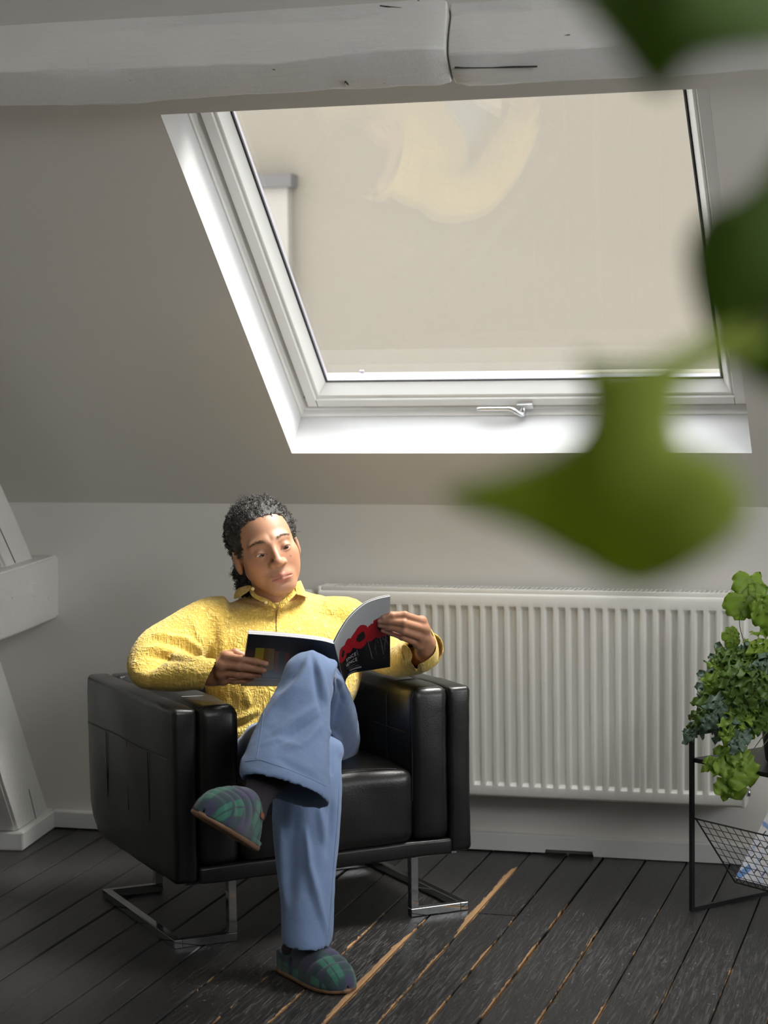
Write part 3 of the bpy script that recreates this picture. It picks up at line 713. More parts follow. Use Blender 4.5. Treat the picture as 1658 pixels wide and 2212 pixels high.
# cheap vectorised smooth noise
_pt = rng.permutation(256); _gr = rng.normal(size=(256, 3)); _gr /= np.linalg.norm(_gr, axis=1)[:, None]
def pnoise(P):
    P = np.asarray(P, float); i = np.floor(P).astype(int); f = P-i; u = f*f*f*(f*(f*6-15)+10); r = 0
    for a in (0, 1):
        for b in (0, 1):
            for c in (0, 1):
                h = _pt[(_pt[(_pt[(i[:, 0]+a) & 255]+i[:, 1]+b) & 255]+i[:, 2]+c) & 255]; g = _gr[h]
                w = (u[:, 0] if a else 1-u[:, 0])*(u[:, 1] if b else 1-u[:, 1])*(u[:, 2] if c else 1-u[:, 2])
                r = r+w*((f-np.array([a, b, c]))*g).sum(1)
    return r
def ridge(P, s=1.0): return 1-np.abs(np.clip(pnoise(P)*2.2, -1, 1))
def project(P):
    q = np.asarray(P)-CC; d = q@CF; return 829+FPX*(q@CR)/d, 1106-FPX*(q@CU)/d, d
def fold(V, N, px, amp, wid):
    """raise (amp>0) or press (amp<0) a crease along a polyline drawn on the cloth, seen side only"""
    x, y, d = project(V); face = (N@TOW) > -0.15; best = np.full(len(V), 1e9); par = np.zeros(len(V)); acc = 0.0
    tot = sum(math.hypot(b[0]-a[0], b[1]-a[1]) for a, b in zip(px[:-1], px[1:]))
    for (ax_, ay), (bx, by) in zip(px[:-1], px[1:]):
        dx, dy = bx-ax_, by-ay; t = np.clip(((x-ax_)*dx+(y-ay)*dy)/(dx*dx+dy*dy), 0, 1)
        ds = np.hypot(x-ax_-t*dx, y-ay-t*dy); sl = math.hypot(dx, dy); m_ = ds < best; par = np.where(m_, (acc+t*sl)/tot, par); best = np.minimum(best, ds); acc += sl
    w = np.exp(-(best/(wid*(0.55+0.45*np.sin(np.pi*par))))**2)*face*np.sin(np.pi*np.clip(par, 0.02, 0.98))**0.7
    return V+N*(amp*w)[:, None]
# ================================================================ the reader
def skin_mat():
    t = NT('skin'); a = t.node('ShaderNodeAttribute', attribute_name='tone'); c = t.coord(); n = t.noise(c, 260, 3); n2 = t.noise(c, 30, 3)
    col = t.mix(t.math('MULTIPLY', n2, 0.25), a.outputs['Color'], (0.42, 0.20, 0.11), 'MIX')
    t.p(color=col, rough=0.46, spec=0.4, sss=0.12, normal=t.bump(n, 0.10, 0.001))
    t.b.inputs['Subsurface Radius'].default_value = (0.012, 0.005, 0.003); t.b.inputs['Subsurface Scale'].default_value = 0.5
    return t.m
M_skin = skin_mat()
def shirt_mat():
    t = NT('yellow_crinkle_cotton'); c = t.coord()
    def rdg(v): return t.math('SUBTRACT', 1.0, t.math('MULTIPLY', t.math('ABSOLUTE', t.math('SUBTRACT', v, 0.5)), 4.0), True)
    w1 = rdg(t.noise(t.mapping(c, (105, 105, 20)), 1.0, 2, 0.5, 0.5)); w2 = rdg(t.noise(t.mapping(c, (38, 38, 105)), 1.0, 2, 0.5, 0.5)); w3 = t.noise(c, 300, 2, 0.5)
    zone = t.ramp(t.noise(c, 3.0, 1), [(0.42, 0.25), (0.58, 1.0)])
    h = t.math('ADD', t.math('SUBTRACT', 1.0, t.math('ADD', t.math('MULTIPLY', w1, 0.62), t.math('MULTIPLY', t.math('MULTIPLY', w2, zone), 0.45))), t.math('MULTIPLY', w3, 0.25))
    col = t.mix(t.ramp(h, [(0.25, 0.0), (0.85, 1.0)]), (0.52, 0.345, 0.060), (0.74, 0.55, 0.145))  # crinkle hollows darker, crests lighter: fold shading put into the cloth colour
    t.p(color=col, rough=0.85, spec=0.15, sheen=0.25, normal=t.bump(h, 0.75, 0.0045)); return t.m
def denim_mat():
    t = NT('washed_blue_cotton'); c = t.coord(); n = t.noise(c, 9, 4, 0.6); f = t.noise(t.mapping(c, (1, 1, 1), (0.3, 0.2, 0.5)), 420, 2); m_ = t.noise(c, 55, 4, 0.65)
    col = t.mix(n, (0.112, 0.168, 0.30), (0.150, 0.218, 0.37)); col = t.mix(t.math('MULTIPLY', m_, 0.25), col, (0.235, 0.31, 0.45))
    t.p(color=col, rough=0.82, spec=0.2, sheen=0.15, normal=t.bump(t.math('ADD', t.math('MULTIPLY', f, 0.25), t.math('MULTIPLY', m_, 0.6)), 0.35, 0.004)); return t.m
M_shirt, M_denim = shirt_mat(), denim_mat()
M_thread = plain('denim_stitching', (0.15, 0.215, 0.34), 0.8)
person = empty('person', tuple(ch(-0.03, 0.0, 0.0))); PO = np.array(person.location)
tag(person, 'person in a yellow crinkled shirt and blue trousers, seated cross-legged reading a magazine', 'person')

# ---------------------------------------------------------------- trousers
def trousers():
    V, F = [], []
    L = [sec(690, 1610, 5.36, 84, 0, 0.03, 0.0, 0.080), sec(702, 1592, 5.22, 76, 2, 0.03, 0.0, 0.082), sec(704, 1550, 5.06, 68, 4, 0.03, 0.01, 0.080),
         sec(692, 1500, 4.94, 62, 6, 0.02, 0.02, 0.074), sec(680, 1462, 4.86, 57, 8, 0.01, 0.045, 0.064), sec(672, 1450, 4.79, 55, 8, 0.0, 0.066, 0.040),
         sec(662, 1474, 4.74, 56, 9, 0.0, 0.072, 0.008), sec(649, 1520, 4.70, 64, 12, 0.0, 0.068, 0.0), sec(634, 1580, 4.65, 80, 18, 0.0, 0.066, 0.004),
         sec(622, 1650, 4.59, 92, 24, 0.0, 0.066, 0.022), sec(616, 1706, 4.545, 97, 28, 0.0, 0.066, 0.038)]
    e = L[-1]
    loft(V, F, L+[scl(e, 0.90, (0, 0, 0.002)), scl(L[-2], 0.86), scl(L[-3], 0.55)], 36)
    Rr = [sec(560, 1620, 5.26, 78, 0, 0.03, 0.0, 0.075), sec(590, 1622, 5.08, 78, 2, 0.03, 0.0, 0.075), sec(630, 1618, 4.95, 76, 3, 0.03, 0.01, 0.070),
          sec(664, 1620, 4.86, 70, 0, 0.02, 0.045, 0.052), sec(668, 1655, 4.81, 71, 0, 0.02, 0.070, 0.015), sec(664, 1720, 4.79, 75, 0, 0.01, 0.074, 0.0),
          sec(661, 1790, 4.77, 73, 0, 0.01, 0.072, 0.0), sec(661, 1870, 4.74, 65, 0, 0.0, 0.070, 0.0), sec(663, 1950, 4.70, 58, 0, 0.0, 0.072, 0.0), sec(662, 2030, 4.66, 54, 2, 0.0, 0.078, 0.0)]
    e = Rr[-1]
    loft(V, F, Rr+[scl(e, 0.87, (0, 0, 0.003)), scl(Rr[-2], 0.84), scl(Rr[-3], 0.5)], 36)
    loft(V, F, [sec(600, 1520, 5.33, 120, 0, 0.05, 0.11), sec(605, 1570, 5.30, 150, 0, 0.06, 0.12), sec(612, 1625, 5.28, 150, 0, 0.06, 0.12), sec(620, 1655, 5.26, 120, 0, 0.04, 0.09)], 36)
    me, P, N = remeshed(V, F, 0.0042, 18)
    P = P+N*(0.0035*pnoise(P*7.0)+0.0022*pnoise(P*17.0+5))[:, None]
    # creases fanning from the bent knee and down the shins
    for pts, a, w in [(q_[0], q_[1]*1.45, q_[2]) for q_ in (([(672, 1400), (690, 1450), (706, 1520)], 0.006, 9), ([(668, 1408), (662, 1440), (640, 1475), (600, 1520), (560, 1570)], 0.006, 10), ([(676, 1415), (684, 1470), (694, 1540)], -0.006, 9),
                      ([(655, 1425), (628, 1462), (590, 1500)], -0.006, 10), ([(690, 1520), (640, 1555), (585, 1590)], 0.005, 11), ([(700, 1560), (660, 1600), (610, 1625)], 0.004, 10), ([(695, 1545), (650, 1580), (590, 1612)], -0.005, 9),
                      ([(712, 1400), (722, 1440), (724, 1480), (716, 1510)], 0.006, 6), ([(735, 1430), (728, 1470), (742, 1520)], -0.007, 8), ([(750, 1470), (736, 1520), (722, 1560)], -0.005, 8),
                      ([(710, 1575), (728, 1600), (739, 1640)], 0.007, 7), ([(715, 1600), (718, 1680)], -0.006, 7),
                      ([(640, 1750), (632, 1830), (628, 1920), (626, 1985)], -0.0045, 15), ([(660, 1790), (668, 1870), (690, 1960), (706, 2020)], 0.008, 9), ([(604, 1770), (612, 1860), (618, 1960)], 0.007, 9),
                      ([(716, 1730), (712, 1800), (704, 1860)], -0.005, 8), ([(690, 1740), (700, 1830)], 0.005, 9), ([(505, 1600), (520, 1640), (515, 1680)], 0.006, 9), ([(530, 1560), (500, 1600)], -0.005, 9),
                      ([(600, 1640), (650, 1665), (690, 1690)], -0.004, 10), ([(560, 1610), (600, 1600), (650, 1612)], 0.003, 9))]:
        P = fold(P, N, pts, a, w)
    P = P+N*(0.0012*pnoise(P*np.array([45, 45, 30.])))[:, None]
    return finish('trousers', me, P-PO, M_denim, person)
tro = trousers()
def on_cloth(o, pts, rad, name, mat, parent, lift=0.0008, up=6):
    """thin seam tube laid on the visible surface of a garment along a pixel polyline"""
    from mathutils.bvhtree import BVHTree
    me = o.data; bv = BVHTree.FromPolygons([v.co+Vector(PO) for v in me.vertices], [tuple(p.vertices) for p in me.polygons])
    out = []
    for (a, b) in zip(pts[:-1], pts[1:]):
        for k in range(up):
            t = k/up; x, y = a[0]+(b[0]-a[0])*t, a[1]+(b[1]-a[1])*t
            r_ = Vector(ray(x, y)).normalized(); h = bv.ray_cast(Vector(CC), r_)
            if h[0] is not None: out.append(np.array(h[0]-r_*lift)-PO)
    if len(out) > 2: return tubeobj(name, out, rad, mat, parent, 5)
on_cloth(tro, [(598, 1442), (582, 1480), (571, 1530), (562, 1590), (556, 1628), (553, 1641)], 0.0009, 'seam', M_thread, tro)
on_cloth(tro, [(528, 1645), (560, 1641), (620, 1661), (670, 1682), (711, 1702)], 0.0006, 'seam', M_thread, tro)
on_cloth(tro, [(733, 1690), (728, 1780), (720, 1870), (714, 1960), (709, 2025)], 0.0009, 'seam', M_thread, tro)

# ---------------------------------------------------------------- shirt
def shirt():
    V, F = [], []
    T = [sec(598, 1592, 5.21, 118, -4, 0.05, 0.120), sec(596, 1570, 5.22, 136, -6, 0.06, 0.135), sec(606, 1530, 5.24, 152, -4, 0.06, 0.135), sec(614, 1470, 5.26, 168, -4, 0.07, 0.135), sec(612, 1410, 5.28, 172, -6, 0.08, 0.130),
         sec(604, 1360, 5.29, 170, -10, 0.08, 0.115), sec(598, 1325, 5.31, 158, -14, 0.08, 0.095), sec(594, 1303, 5.32, 122, -12, 0.06, 0.078), sec(591, 1290, 5.345, 80, -8, 0.04, 0.050), sec(591, 1280, 5.36, 58, -6, 0.03, 0.040)]
    loft(V, F, [scl(T[1], 0.5), scl(T[0], 0.88)]+T, 40)
    Rs = [sec(505, 1335, 5.27, -22, -46, 0.0, 0.075), sec(462, 1350, 5.24, -31, -56, 0.0, 0.082), sec(400, 1384, 5.18, -34, -54, 0.0, 0.080), sec(348, 1412, 5.12, -46, -40, 0.0, 0.078), sec(320, 1437, 5.07, -47, -2, 0.0, 0.074),
          sec(334, 1450, 5.03, -34, 34, 0.0, 0.062), sec(385, 1455, 4.99, -7, 38, 0.0, 0.056), sec(426, 1456, 4.96, -12, 36, 0.0, 0.053), sec(453, 1457, 4.945, -15, 34, 0.0, 0.050)]
    loft(V, F, Rs+[scl(Rs[-1], 0.86), scl(Rs[-2], 0.80), scl(Rs[-3], 0.5)], 30)
    Ls = [sec(690, 1330, 5.35, 14, -44, 0.0, 0.075), sec(738, 1342, 5.38, 30, -50, 0.0, 0.080), sec(790, 1385, 5.38, 38, -42, 0.0, 0.080), sec(838, 1415, 5.34, 40, -32, 0.0, 0.072, 0.01, -0.02), sec(872, 1420, 5.26, 34, -40, 0.0, 0.045, 0.02, -0.045),
          sec(896, 1416, 5.18, 32, -40, 0.0, 0.022, 0.022, -0.045), sec(913, 1408, 5.11, 28, -40, 0.01, 0.012, 0.024, -0.042)]
    loft(V, F, Ls+[scl(Ls[-1], 0.86), scl(Ls[-2], 0.80), scl(Ls[-3], 0.5)], 30)
    me, P, N = remeshed(V, F, 0.0046, 5)
    P = P+N*(0.0045*pnoise(P*6.0+3)+0.0025*pnoise(P*15.0))[:, None]
    for pts, a, w in (([(352, 1372), (400, 1380), (430, 1402), (436, 1420), (415, 1424)], 0.008, 7), ([(330, 1382), (380, 1395), (425, 1418)], -0.006, 7), ([(305, 1402), (335, 1400), (375, 1412), (420, 1424), (428, 1425)], 0.009, 8),
                      ([(300, 1415), (350, 1420), (400, 1428)], -0.006, 7), ([(325, 1376), (345, 1372), (365, 1368)], 0.008, 7), ([(440, 1300), (455, 1350), (470, 1400)], -0.004, 10), ([(470, 1320), (480, 1380), (478, 1420)], 0.004, 10), ([(410, 1330), (428, 1370), (445, 1410)], 0.005, 10),
                      ([(500, 1560), (530, 1550), (560, 1530)], 0.007, 8), ([(470, 1575), (520, 1562), (560, 1545)], -0.008, 7), ([(450, 1510), (470, 1545), (480, 1570)], 0.005, 9), ([(530, 1490), (540, 1530)], 0.005, 9), ([(500, 1495), (508, 1540)], -0.004, 9),
                      ([(858, 1400), (866, 1425), (890, 1450)], -0.007, 5), ([(874, 1392), (884, 1420), (905, 1448)], -0.005, 5), ([(866, 1395), (874, 1420), (897, 1450)], 0.006, 5),
                      ([(650, 1300), (665, 1340), (668, 1380)], 0.003, 10), ([(700, 1300), (705, 1350)], -0.003, 10), ([(620, 1310), (625, 1360)], 0.002, 9)):
        P = fold(P, N, pts, a, w)
    # vertical crinkle of the cloth
    P = P+N*(0.0011*pnoise(P*np.array([80, 80, 22.]))+0.0006*pnoise(P*np.array([60, 60, 120.])))[:, None]
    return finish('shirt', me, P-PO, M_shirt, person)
shi = shirt()
# ---------------------------------------------------------------- head, neck, hands (skin)
HC = at_d(575, 1186, 5.27)                                     # between the eyes and ears
T0 = (CC-HC)/np.linalg.norm(CC-HC); R0 = np.cross(UPW, T0); R0 = -np.cross(T0, UPW); R0 /= np.linalg.norm(R0)
U0 = np.cross(T0, R0); U0 = U0 if U0[2] > 0 else -U0
if R0@CR < 0: R0 = -R0
psi, phi, rho = math.radians(11), math.radians(2), math.radians(16.5)
hf = math.cos(phi)*(math.cos(psi)*T0+math.sin(psi)*R0)-math.sin(phi)*U0
hr = R0-hf*(R0@hf); hr /= np.linalg.norm(hr); hu = U0-hf*(U0@hf)-hr*(U0@hr); hu /= np.linalg.norm(hu)
hu, hr = math.cos(rho)*hu-math.sin(rho)*hr, math.cos(rho)*hr+math.sin(rho)*hu
HX_ = -hr; HM = np.stack([HX_, hf, hu], 1)                     # columns: sitter's right, forward, up
HS_ = 1.075
def h2w(P): return HC+HS_*(np.asarray(P)@HM.T)
def head_sdf(X, Y, Z):
    A = np.abs(X)
    d = ell(X, Y, Z, (0, -0.018, 0.036), (0.0745, 0.094, 0.082))
    d = smin(d, ell(X, Y, Z, (0, 0.028, -0.026), (0.0565, 0.062, 0.076)), 0.03)
    d = smin(d, cap(A, Y, Z, (0.0445, -0.004, -0.046), (0.017, 0.060, -0.086), 0.016, 0.015), 0.03)
    d = smin(d, ell(X, Y, Z, (0, 0.067, -0.0895), (0.022, 0.020, 0.0165)), 0.022)
    d = smin(d, sph(A, Y, Z, (0.0385, 0.052, -0.020), 0.022), 0.024)
    d = smin(d, cap(A, Y, Z, (0.010, 0.078, 0.022), (0.042, 0.068, 0.021), 0.0075, 0.005), 0.020)
    d = smin(d, ell(A, Y, Z, (0.030, 0.046, -0.046), (0.0245, 0.026, 0.028)), 0.02)
    d = smax(d, -ell(A, Y, Z, (0.0298, 0.106, 0.001), (0.0160, 0.0195, 0.0100)), 0.014)
    # lids over the eyeballs, opening narrow and turned down
    lid = sph(A, Y, Z, (0.0298, 0.0715, -0.001), 0.0150)
    slit = np.maximum(np.abs(Z+0.0038-0.10*(A-0.0298))-0.0040*np.clip(1-((A-0.0298)/0.0135)**2, 0, 1), -(Y-0.078))
    lid = smax(lid, -slit, 0.0012)
    d = smin(d, lid, 0.004)
    # nose
    d = smin(d, cap(X, Y, Z, (0, 0.086, 0.012), (0, 0.105, -0.024), 0.0068, 0.0088), 0.012)
    d = smin(d, ell(X, Y, Z, (0, 0.1065, -0.0295), (0.0115, 0.0105, 0.0095)), 0.007)
    d = smin(d, ell(A, Y, Z, (0.0140, 0.0945, -0.0325), (0.0082, 0.0110, 0.0080)), 0.006)
    d = smax(d, -ell(A, Y, Z, (0.0072, 0.1010, -0.0400), (0.0036, 0.0050, 0.0030)), 0.002)
    # mouth
    d = smin(d, ell(X, Y, Z, (0, 0.074, -0.064), (0.030, 0.020, 0.019)), 0.014)
    ub = 0.0035*np.cos(np.clip(A/0.024, 0, 1)*np.pi*1.0)
    d = smin(d, cap(A, Y, Z, (0.0, 0.0915, -0.0595), (0.0235, 0.079, -0.0660), 0.0058, 0.0032), 0.004)
    d = smin(d, cap(A, Y, Z, (0.0, 0.0905, -0.0725), (0.0195, 0.080, -0.0690), 0.0074, 0.0038), 0.004)
    d = smax(d, -cap(A, Y, Z, (0.0, 0.0995, -0.0657), (0.0255, 0.0860, -0.0672), 0.0017, 0.0014), 0.0018)
    d = smax(d, -ell(X, Y, Z, (0, 0.104, -0.0525), (0.0026, 0.010, 0.0055)), 0.004)
    d = smax(d, -ell(X, Y, Z, (0, 0.1025, -0.0785), (0.015, 0.016, 0.0040)), 0.008)
    # ears
    e = ell(A-0.30*(Z+0.0)*0.0, Y, Z, (0.0735, -0.012, -0.010), (0.0085, 0.0185, 0.0315)); e = smax(e, -ell(A, Y, Z, (0.0840, -0.010, -0.004), (0.0070, 0.0110, 0.0190)), 0.004)
    d = smin(d, e, 0.006)
    # neck and collarbones
    nk = cap(X, Y, Z, (0, -0.030, -0.050), (0.012, -0.055, -0.190), 0.0500, 0.0540)
    d = smin(d, nk, 0.020)
    d = smin(d, cap(A, Y, Z, (0.012, 0.0, -0.195), (0.10, -0.045, -0.190), 0.020, 0.02), 0.03)
    d = smin(d, ell(X, Y, Z, (0.01, -0.04, -0.225), (0.085, 0.050, 0.045)), 0.03)
    return d
V, Q = surface_nets(head_sdf, (-0.125, -0.135, -0.275), (0.125, 0.135, 0.135), 0.0021)
def tone_head(P):
    n = len(P); base = np.array([0.395, 0.208, 0.126]); col = np.tile(base, (n, 1)); x, y, z = P.T; a = np.abs(x)
    def blend(c, w): return col*(1-w[:, None])+np.array(c)*w[:, None]
    g = lambda v, s: np.exp(-(v/s)**2)
    col = blend((0.46, 0.19, 0.11), 0.45*g(np.hypot(a-0.045, (z+0.030)), 0.022)*(y > 0.03))
    col = blend((0.42, 0.19, 0.11), 0.5*g(np.hypot(x, z+0.029), 0.014)*(y > 0.08))
    lipu = g((z+0.0605+0.006*(a/0.024)**2), 0.0052)*(a < 0.024); lipl = g((z+0.0722-0.004*(a/0.02)**2), 0.0062)*(a < 0.021)
    col = blend((0.36, 0.125, 0.10), 0.9*np.clip(np.maximum(lipu, lipl), 0, 1)*(y > 0.07))
    col = blend((0.20, 0.07, 0.05), 0.8*g(z+0.0662, 0.0016)*(a < 0.0245)*(y > 0.076))
    # thin moustache shadow hair and brows
    col = blend((0.30, 0.17, 0.10), 0.35*g(z+0.0475, 0.005)*g(a-0.012, 0.014)*(y > 0.075))
    bz = 0.0245+0.004*np.sin(np.clip((a-0.012)/0.040, 0, 1)*np.pi)-0.0035*np.clip((a-0.036)/0.018, 0, 1)
    nz = 0.5+0.5*np.sin(900*z+500*a)
    col = blend((0.17, 0.085, 0.040), (0.50+0.25*nz)*np.clip(g(z-bz, 0.0030), 0, 1)*(a > 0.012)*(a < 0.054)*(y > 0.045))
    # lash lines and lids
    dz = z+0.0038-0.10*(a-0.0298)
    up_edge = 0.0040*np.clip(1-((a-0.0298)/0.0135)**2, 0, 1)
    col = blend((0.05, 0.025, 0.015), 0.9*g(dz-up_edge-0.0006, 0.0011)*(np.abs(a-0.0298) < 0.0145)*(y > 0.07))
    col = blend((0.40, 0.20, 0.12), 0.45*g(dz-0.0075, 0.0040)*(np.abs(a-0.0298) < 0.016)*(y > 0.06))
    col = blend((0.36, 0.18, 0.11), 0.35*g(dz+0.0080, 0.0040)*(np.abs(a-0.0298) < 0.015)*(y > 0.06))
    for mx, mz, mr in ((-0.036, -0.026, 0.0017), (0.001, 0.043, 0.0010), (0.022, -0.058, 0.0014), (0.040, -0.052, 0.001)):
        col = blend((0.07, 0.035, 0.025), g(np.hypot(x-mx, z-mz), mr)*(y > 0.04))
    return col
tones = tone_head(V); BV = [h2w(V)]; BQ = [Q]; BT = [tones]; nb_ = len(V)
# hands: (chain of pixel/depth joints, radii)
def px3(l): return [at_d(*p) for p in l]
def hand_mesh(chains, palm, arm, res=0.0021, bl=0.006, nails=()):
    pts = [np.array(px3(c)) for c, _ in chains]; allp = np.concatenate(pts+[np.array(px3([p[:3] for p in palm]))]+[np.array(px3([p[:3] for p in arm]))])
    def f(X, Y, Z):
        d = None
        for i in range(len(palm)):
            for j in range(i+1, len(palm)):
                a, b = palm[i], palm[j]; q = cap(X, Y, Z, at_d(*a[:3]), at_d(*b[:3]), a[3], b[3]); d = q if d is None else smin(d, q, 0.010)
        for i in range(len(arm)-1): d = smin(d, cap(X, Y, Z, at_d(*arm[i][:3]), at_d(*arm[i+1][:3]), arm[i][3], arm[i+1][3]), 0.014)
        for (c, r), P in zip(chains, pts):
            g = None
            for i in range(len(P)-1):
                q = cap(X, Y, Z, P[i], P[i+1], r[i], r[i+1]); g = q if g is None else smin(g, q, 0.003)
                if 0 < i: g = smin(g, sph(X, Y, Z, P[i], r[i]*1.07), 0.003)     # knuckle
            d = smin(d, g, bl)
        return d
    V, Q = surface_nets(f, allp.min(0)-0.045, allp.max(0)+0.045, res)
    n = len(V); T = np.tile(np.array([0.44, 0.215, 0.125]), (n, 1))
    for (c, r), P in zip(chains, pts):
        tipv = P[-1]; ax_ = (P[-1]-P[-2]); ax_ /= np.linalg.norm(ax_); out = (CC-tipv)/np.linalg.norm(CC-tipv); out = out-ax_*(out@ax_); out /= np.linalg.norm(out)
        w = np.exp(-(np.linalg.norm(V-(tipv+out*r[-1]*0.85-ax_*0.001), axis=1)/(r[-1]*0.75))**4); T = T*(1-w[:, None]*0.7)+np.array([0.60, 0.36, 0.27])*w[:, None]*0.7
        for k in (1, 2):
            if k < len(P)-1:
                w = np.exp(-(np.linalg.norm(V-(P[k]+out*r[k]), axis=1)/0.007)**2); T = T*(1-0.35*w[:, None])+np.array([0.36, 0.15, 0.09])*0.35*w[:, None]
    return V, Q, T
rr = [0.0100, 0.0092, 0.0082, 0.0072]
# sitter's left hand, fingers laid on the front cover
LH = hand_mesh([([(909, 1341, 5.005), (874, 1329, 4.972), (846, 1330, 4.966), (828, 1333, 4.965)], rr), ([(914, 1358, 5.005), (872, 1346, 4.962), (842, 1342, 4.966), (820, 1341, 4.970)], rr),
                ([(911, 1376, 5.010), (871, 1363, 4.968), (842, 1354, 4.974), (821, 1350, 4.980)], rr), ([(902, 1390, 5.020), (868, 1376, 4.985), (845, 1367, 4.988), (827, 1361, 4.990)], [0.0088, 0.0080, 0.0072, 0.0064]),
                ([(918, 1378, 5.055), (898, 1345, 5.055), (868, 1330, 5.045), (846, 1328, 5.030)], [0.013, 0.0115, 0.0100, 0.0085])],
               [(909, 1343, 5.012, 0.0105), (915, 1360, 5.012, 0.0105), (911, 1378, 5.015, 0.0100), (904, 1391, 5.022, 0.0095), (914, 1399, 5.055, 0.0150), (924, 1388, 5.050, 0.0140)], [(917, 1397, 5.055, 0.0200), (918, 1408, 5.085, 0.0225), (910, 1415, 5.16, 0.0260), (885, 1425, 5.27, 0.032)])
# sitter's right hand under the back cover's edge, fingers forward on the cover
RH = hand_mesh([([(490, 1418, 4.915), (521, 1424, 4.898), (549, 1428, 4.905), (574, 1434, 4.916)], rr), ([(481, 1437, 4.915), (516, 1441, 4.895), (545, 1444, 4.910), (570, 1449, 4.924)], rr),
                ([(478, 1454, 4.925), (512, 1457, 4.908), (540, 1458, 4.925), (560, 1459, 4.940)], rr), ([(480, 1467, 4.940), (506, 1471, 4.932), (527, 1471, 4.945), (543, 1468, 4.960)], [0.0088, 0.0080, 0.0072, 0.0064]),
                ([(472, 1436, 4.945), (486, 1416, 4.945), (508, 1410, 4.935), (530, 1418, 4.938)], [0.013, 0.0115, 0.0100, 0.0088])],
               [(490, 1420, 4.920, 0.0105), (481, 1438, 4.918, 0.0110), (478, 1455, 4.928, 0.0105), (482, 1468, 4.942, 0.0098), (466, 1462, 4.955, 0.0160), (468, 1446, 4.950, 0.0150)], [(466, 1456, 4.955, 0.0200), (450, 1458, 4.965, 0.0225), (415, 1457, 4.99, 0.022), (385, 1458, 5.02, 0.016)])
for (V, Q, T) in (LH, RH):
    BV.append(V); BQ.append(Q+nb_); BT.append(T); nb_ += len(V)
# the rest of the body inside the clothes
jp = {k: at_d(*v) for k, v in dict(nk=(592, 1296, 5.34), ch=(604, 1390, 5.34), pv=(606, 1560, 5.30), sR=(478, 1350, 5.27), eR=(330, 1437, 5.085), wR=(424, 1456, 4.985), sL=(718, 1350, 5.37), eL=(850, 1424, 5.33), wL=(902, 1418, 5.18), hL=(680, 1600, 5.32), kL=(674, 1474, 4.845), aL=(608, 1640, 4.61), hR=(560, 1618, 5.24), kR=(662, 1640, 4.87), aR=(662, 2020, 4.70)).items()}
def body_sdf(X, Y, Z):
    d = smin(cap(X, Y, Z, jp['nk'], jp['ch'], 0.040, 0.075), cap(X, Y, Z, jp['ch'], jp['pv'], 0.075, 0.090), 0.05)
    for a, b, ra, rb in (('ch', 'sR', 0.05, 0.034), ('sR', 'eR', 0.032, 0.014), ('eR', 'wR', 0.014, 0.016), ('ch', 'sL', 0.05, 0.034), ('sL', 'eL', 0.034, 0.024), ('eL', 'wL', 0.024, 0.020), ('pv', 'hL', 0.09, 0.065), ('hL', 'kL', 0.05, 0.032), ('kL', 'aL', 0.032, 0.028), ('pv', 'hR', 0.09, 0.06), ('hR', 'kR', 0.058, 0.042), ('kR', 'aR', 0.044, 0.030)):
        d = smin(d, cap(X, Y, Z, jp[a], jp[b], ra, rb), 0.02)
    return d
ap_ = np.array(list(jp.values())); V, Q = surface_nets(body_sdf, ap_.min(0)-0.13, ap_.max(0)+0.13, 0.011)
BV.append(V); BQ.append(Q+nb_); BT.append(np.tile(np.array([0.5, 0.26, 0.15]), (len(V), 1)))
body = npmesh('body', np.concatenate(BV)-PO, np.concatenate(BQ), M_skin, person)
ca_ = body.data.color_attributes.new('tone', 'FLOAT_COLOR', 'POINT'); Tt = np.concatenate(BT); ca_.data.foreach_set('color', np.concatenate([Tt, np.ones((len(Tt), 1))], 1).astype(np.float32).ravel())
# eyes
def eye_mat():
    t = NT('eye'); a = t.node('ShaderNodeAttribute', attribute_name='tone'); return t.p(color=a.outputs['Color'], rough=0.12).m
M_eye = eye_mat()
gz = np.array([-0.10, 0.80, -0.36]); gz /= np.linalg.norm(gz)
for sx in (-1, 1):
    bm = bmesh.new(); bmesh.ops.create_uvsphere(bm, u_segments=28, v_segments=20, radius=0.0133)
    c = np.array([sx*0.0298, 0.0715, -0.001]); L = np.array([v.co for v in bm.verts]); cosg = (L/np.linalg.norm(L, axis=1)[:, None])@gz
    col = np.where(cosg[:, None] > 0.95, (0.010, 0.006, 0.004), np.where(cosg[:, None] > 0.80, (0.075, 0.032, 0.014), (0.66, 0.60, 0.55)))
    for v, l in zip(bm.verts, L): v.co = Vector(h2w(c+l)-PO)
    o = bmobj('eye', bm, M_eye, person, True); at_ = o.data.color_attributes.new('tone', 'FLOAT_COLOR', 'POINT')
    at_.data.foreach_set('color', np.concatenate([col, np.ones((len(col), 1))], 1).astype(np.float32).ravel())

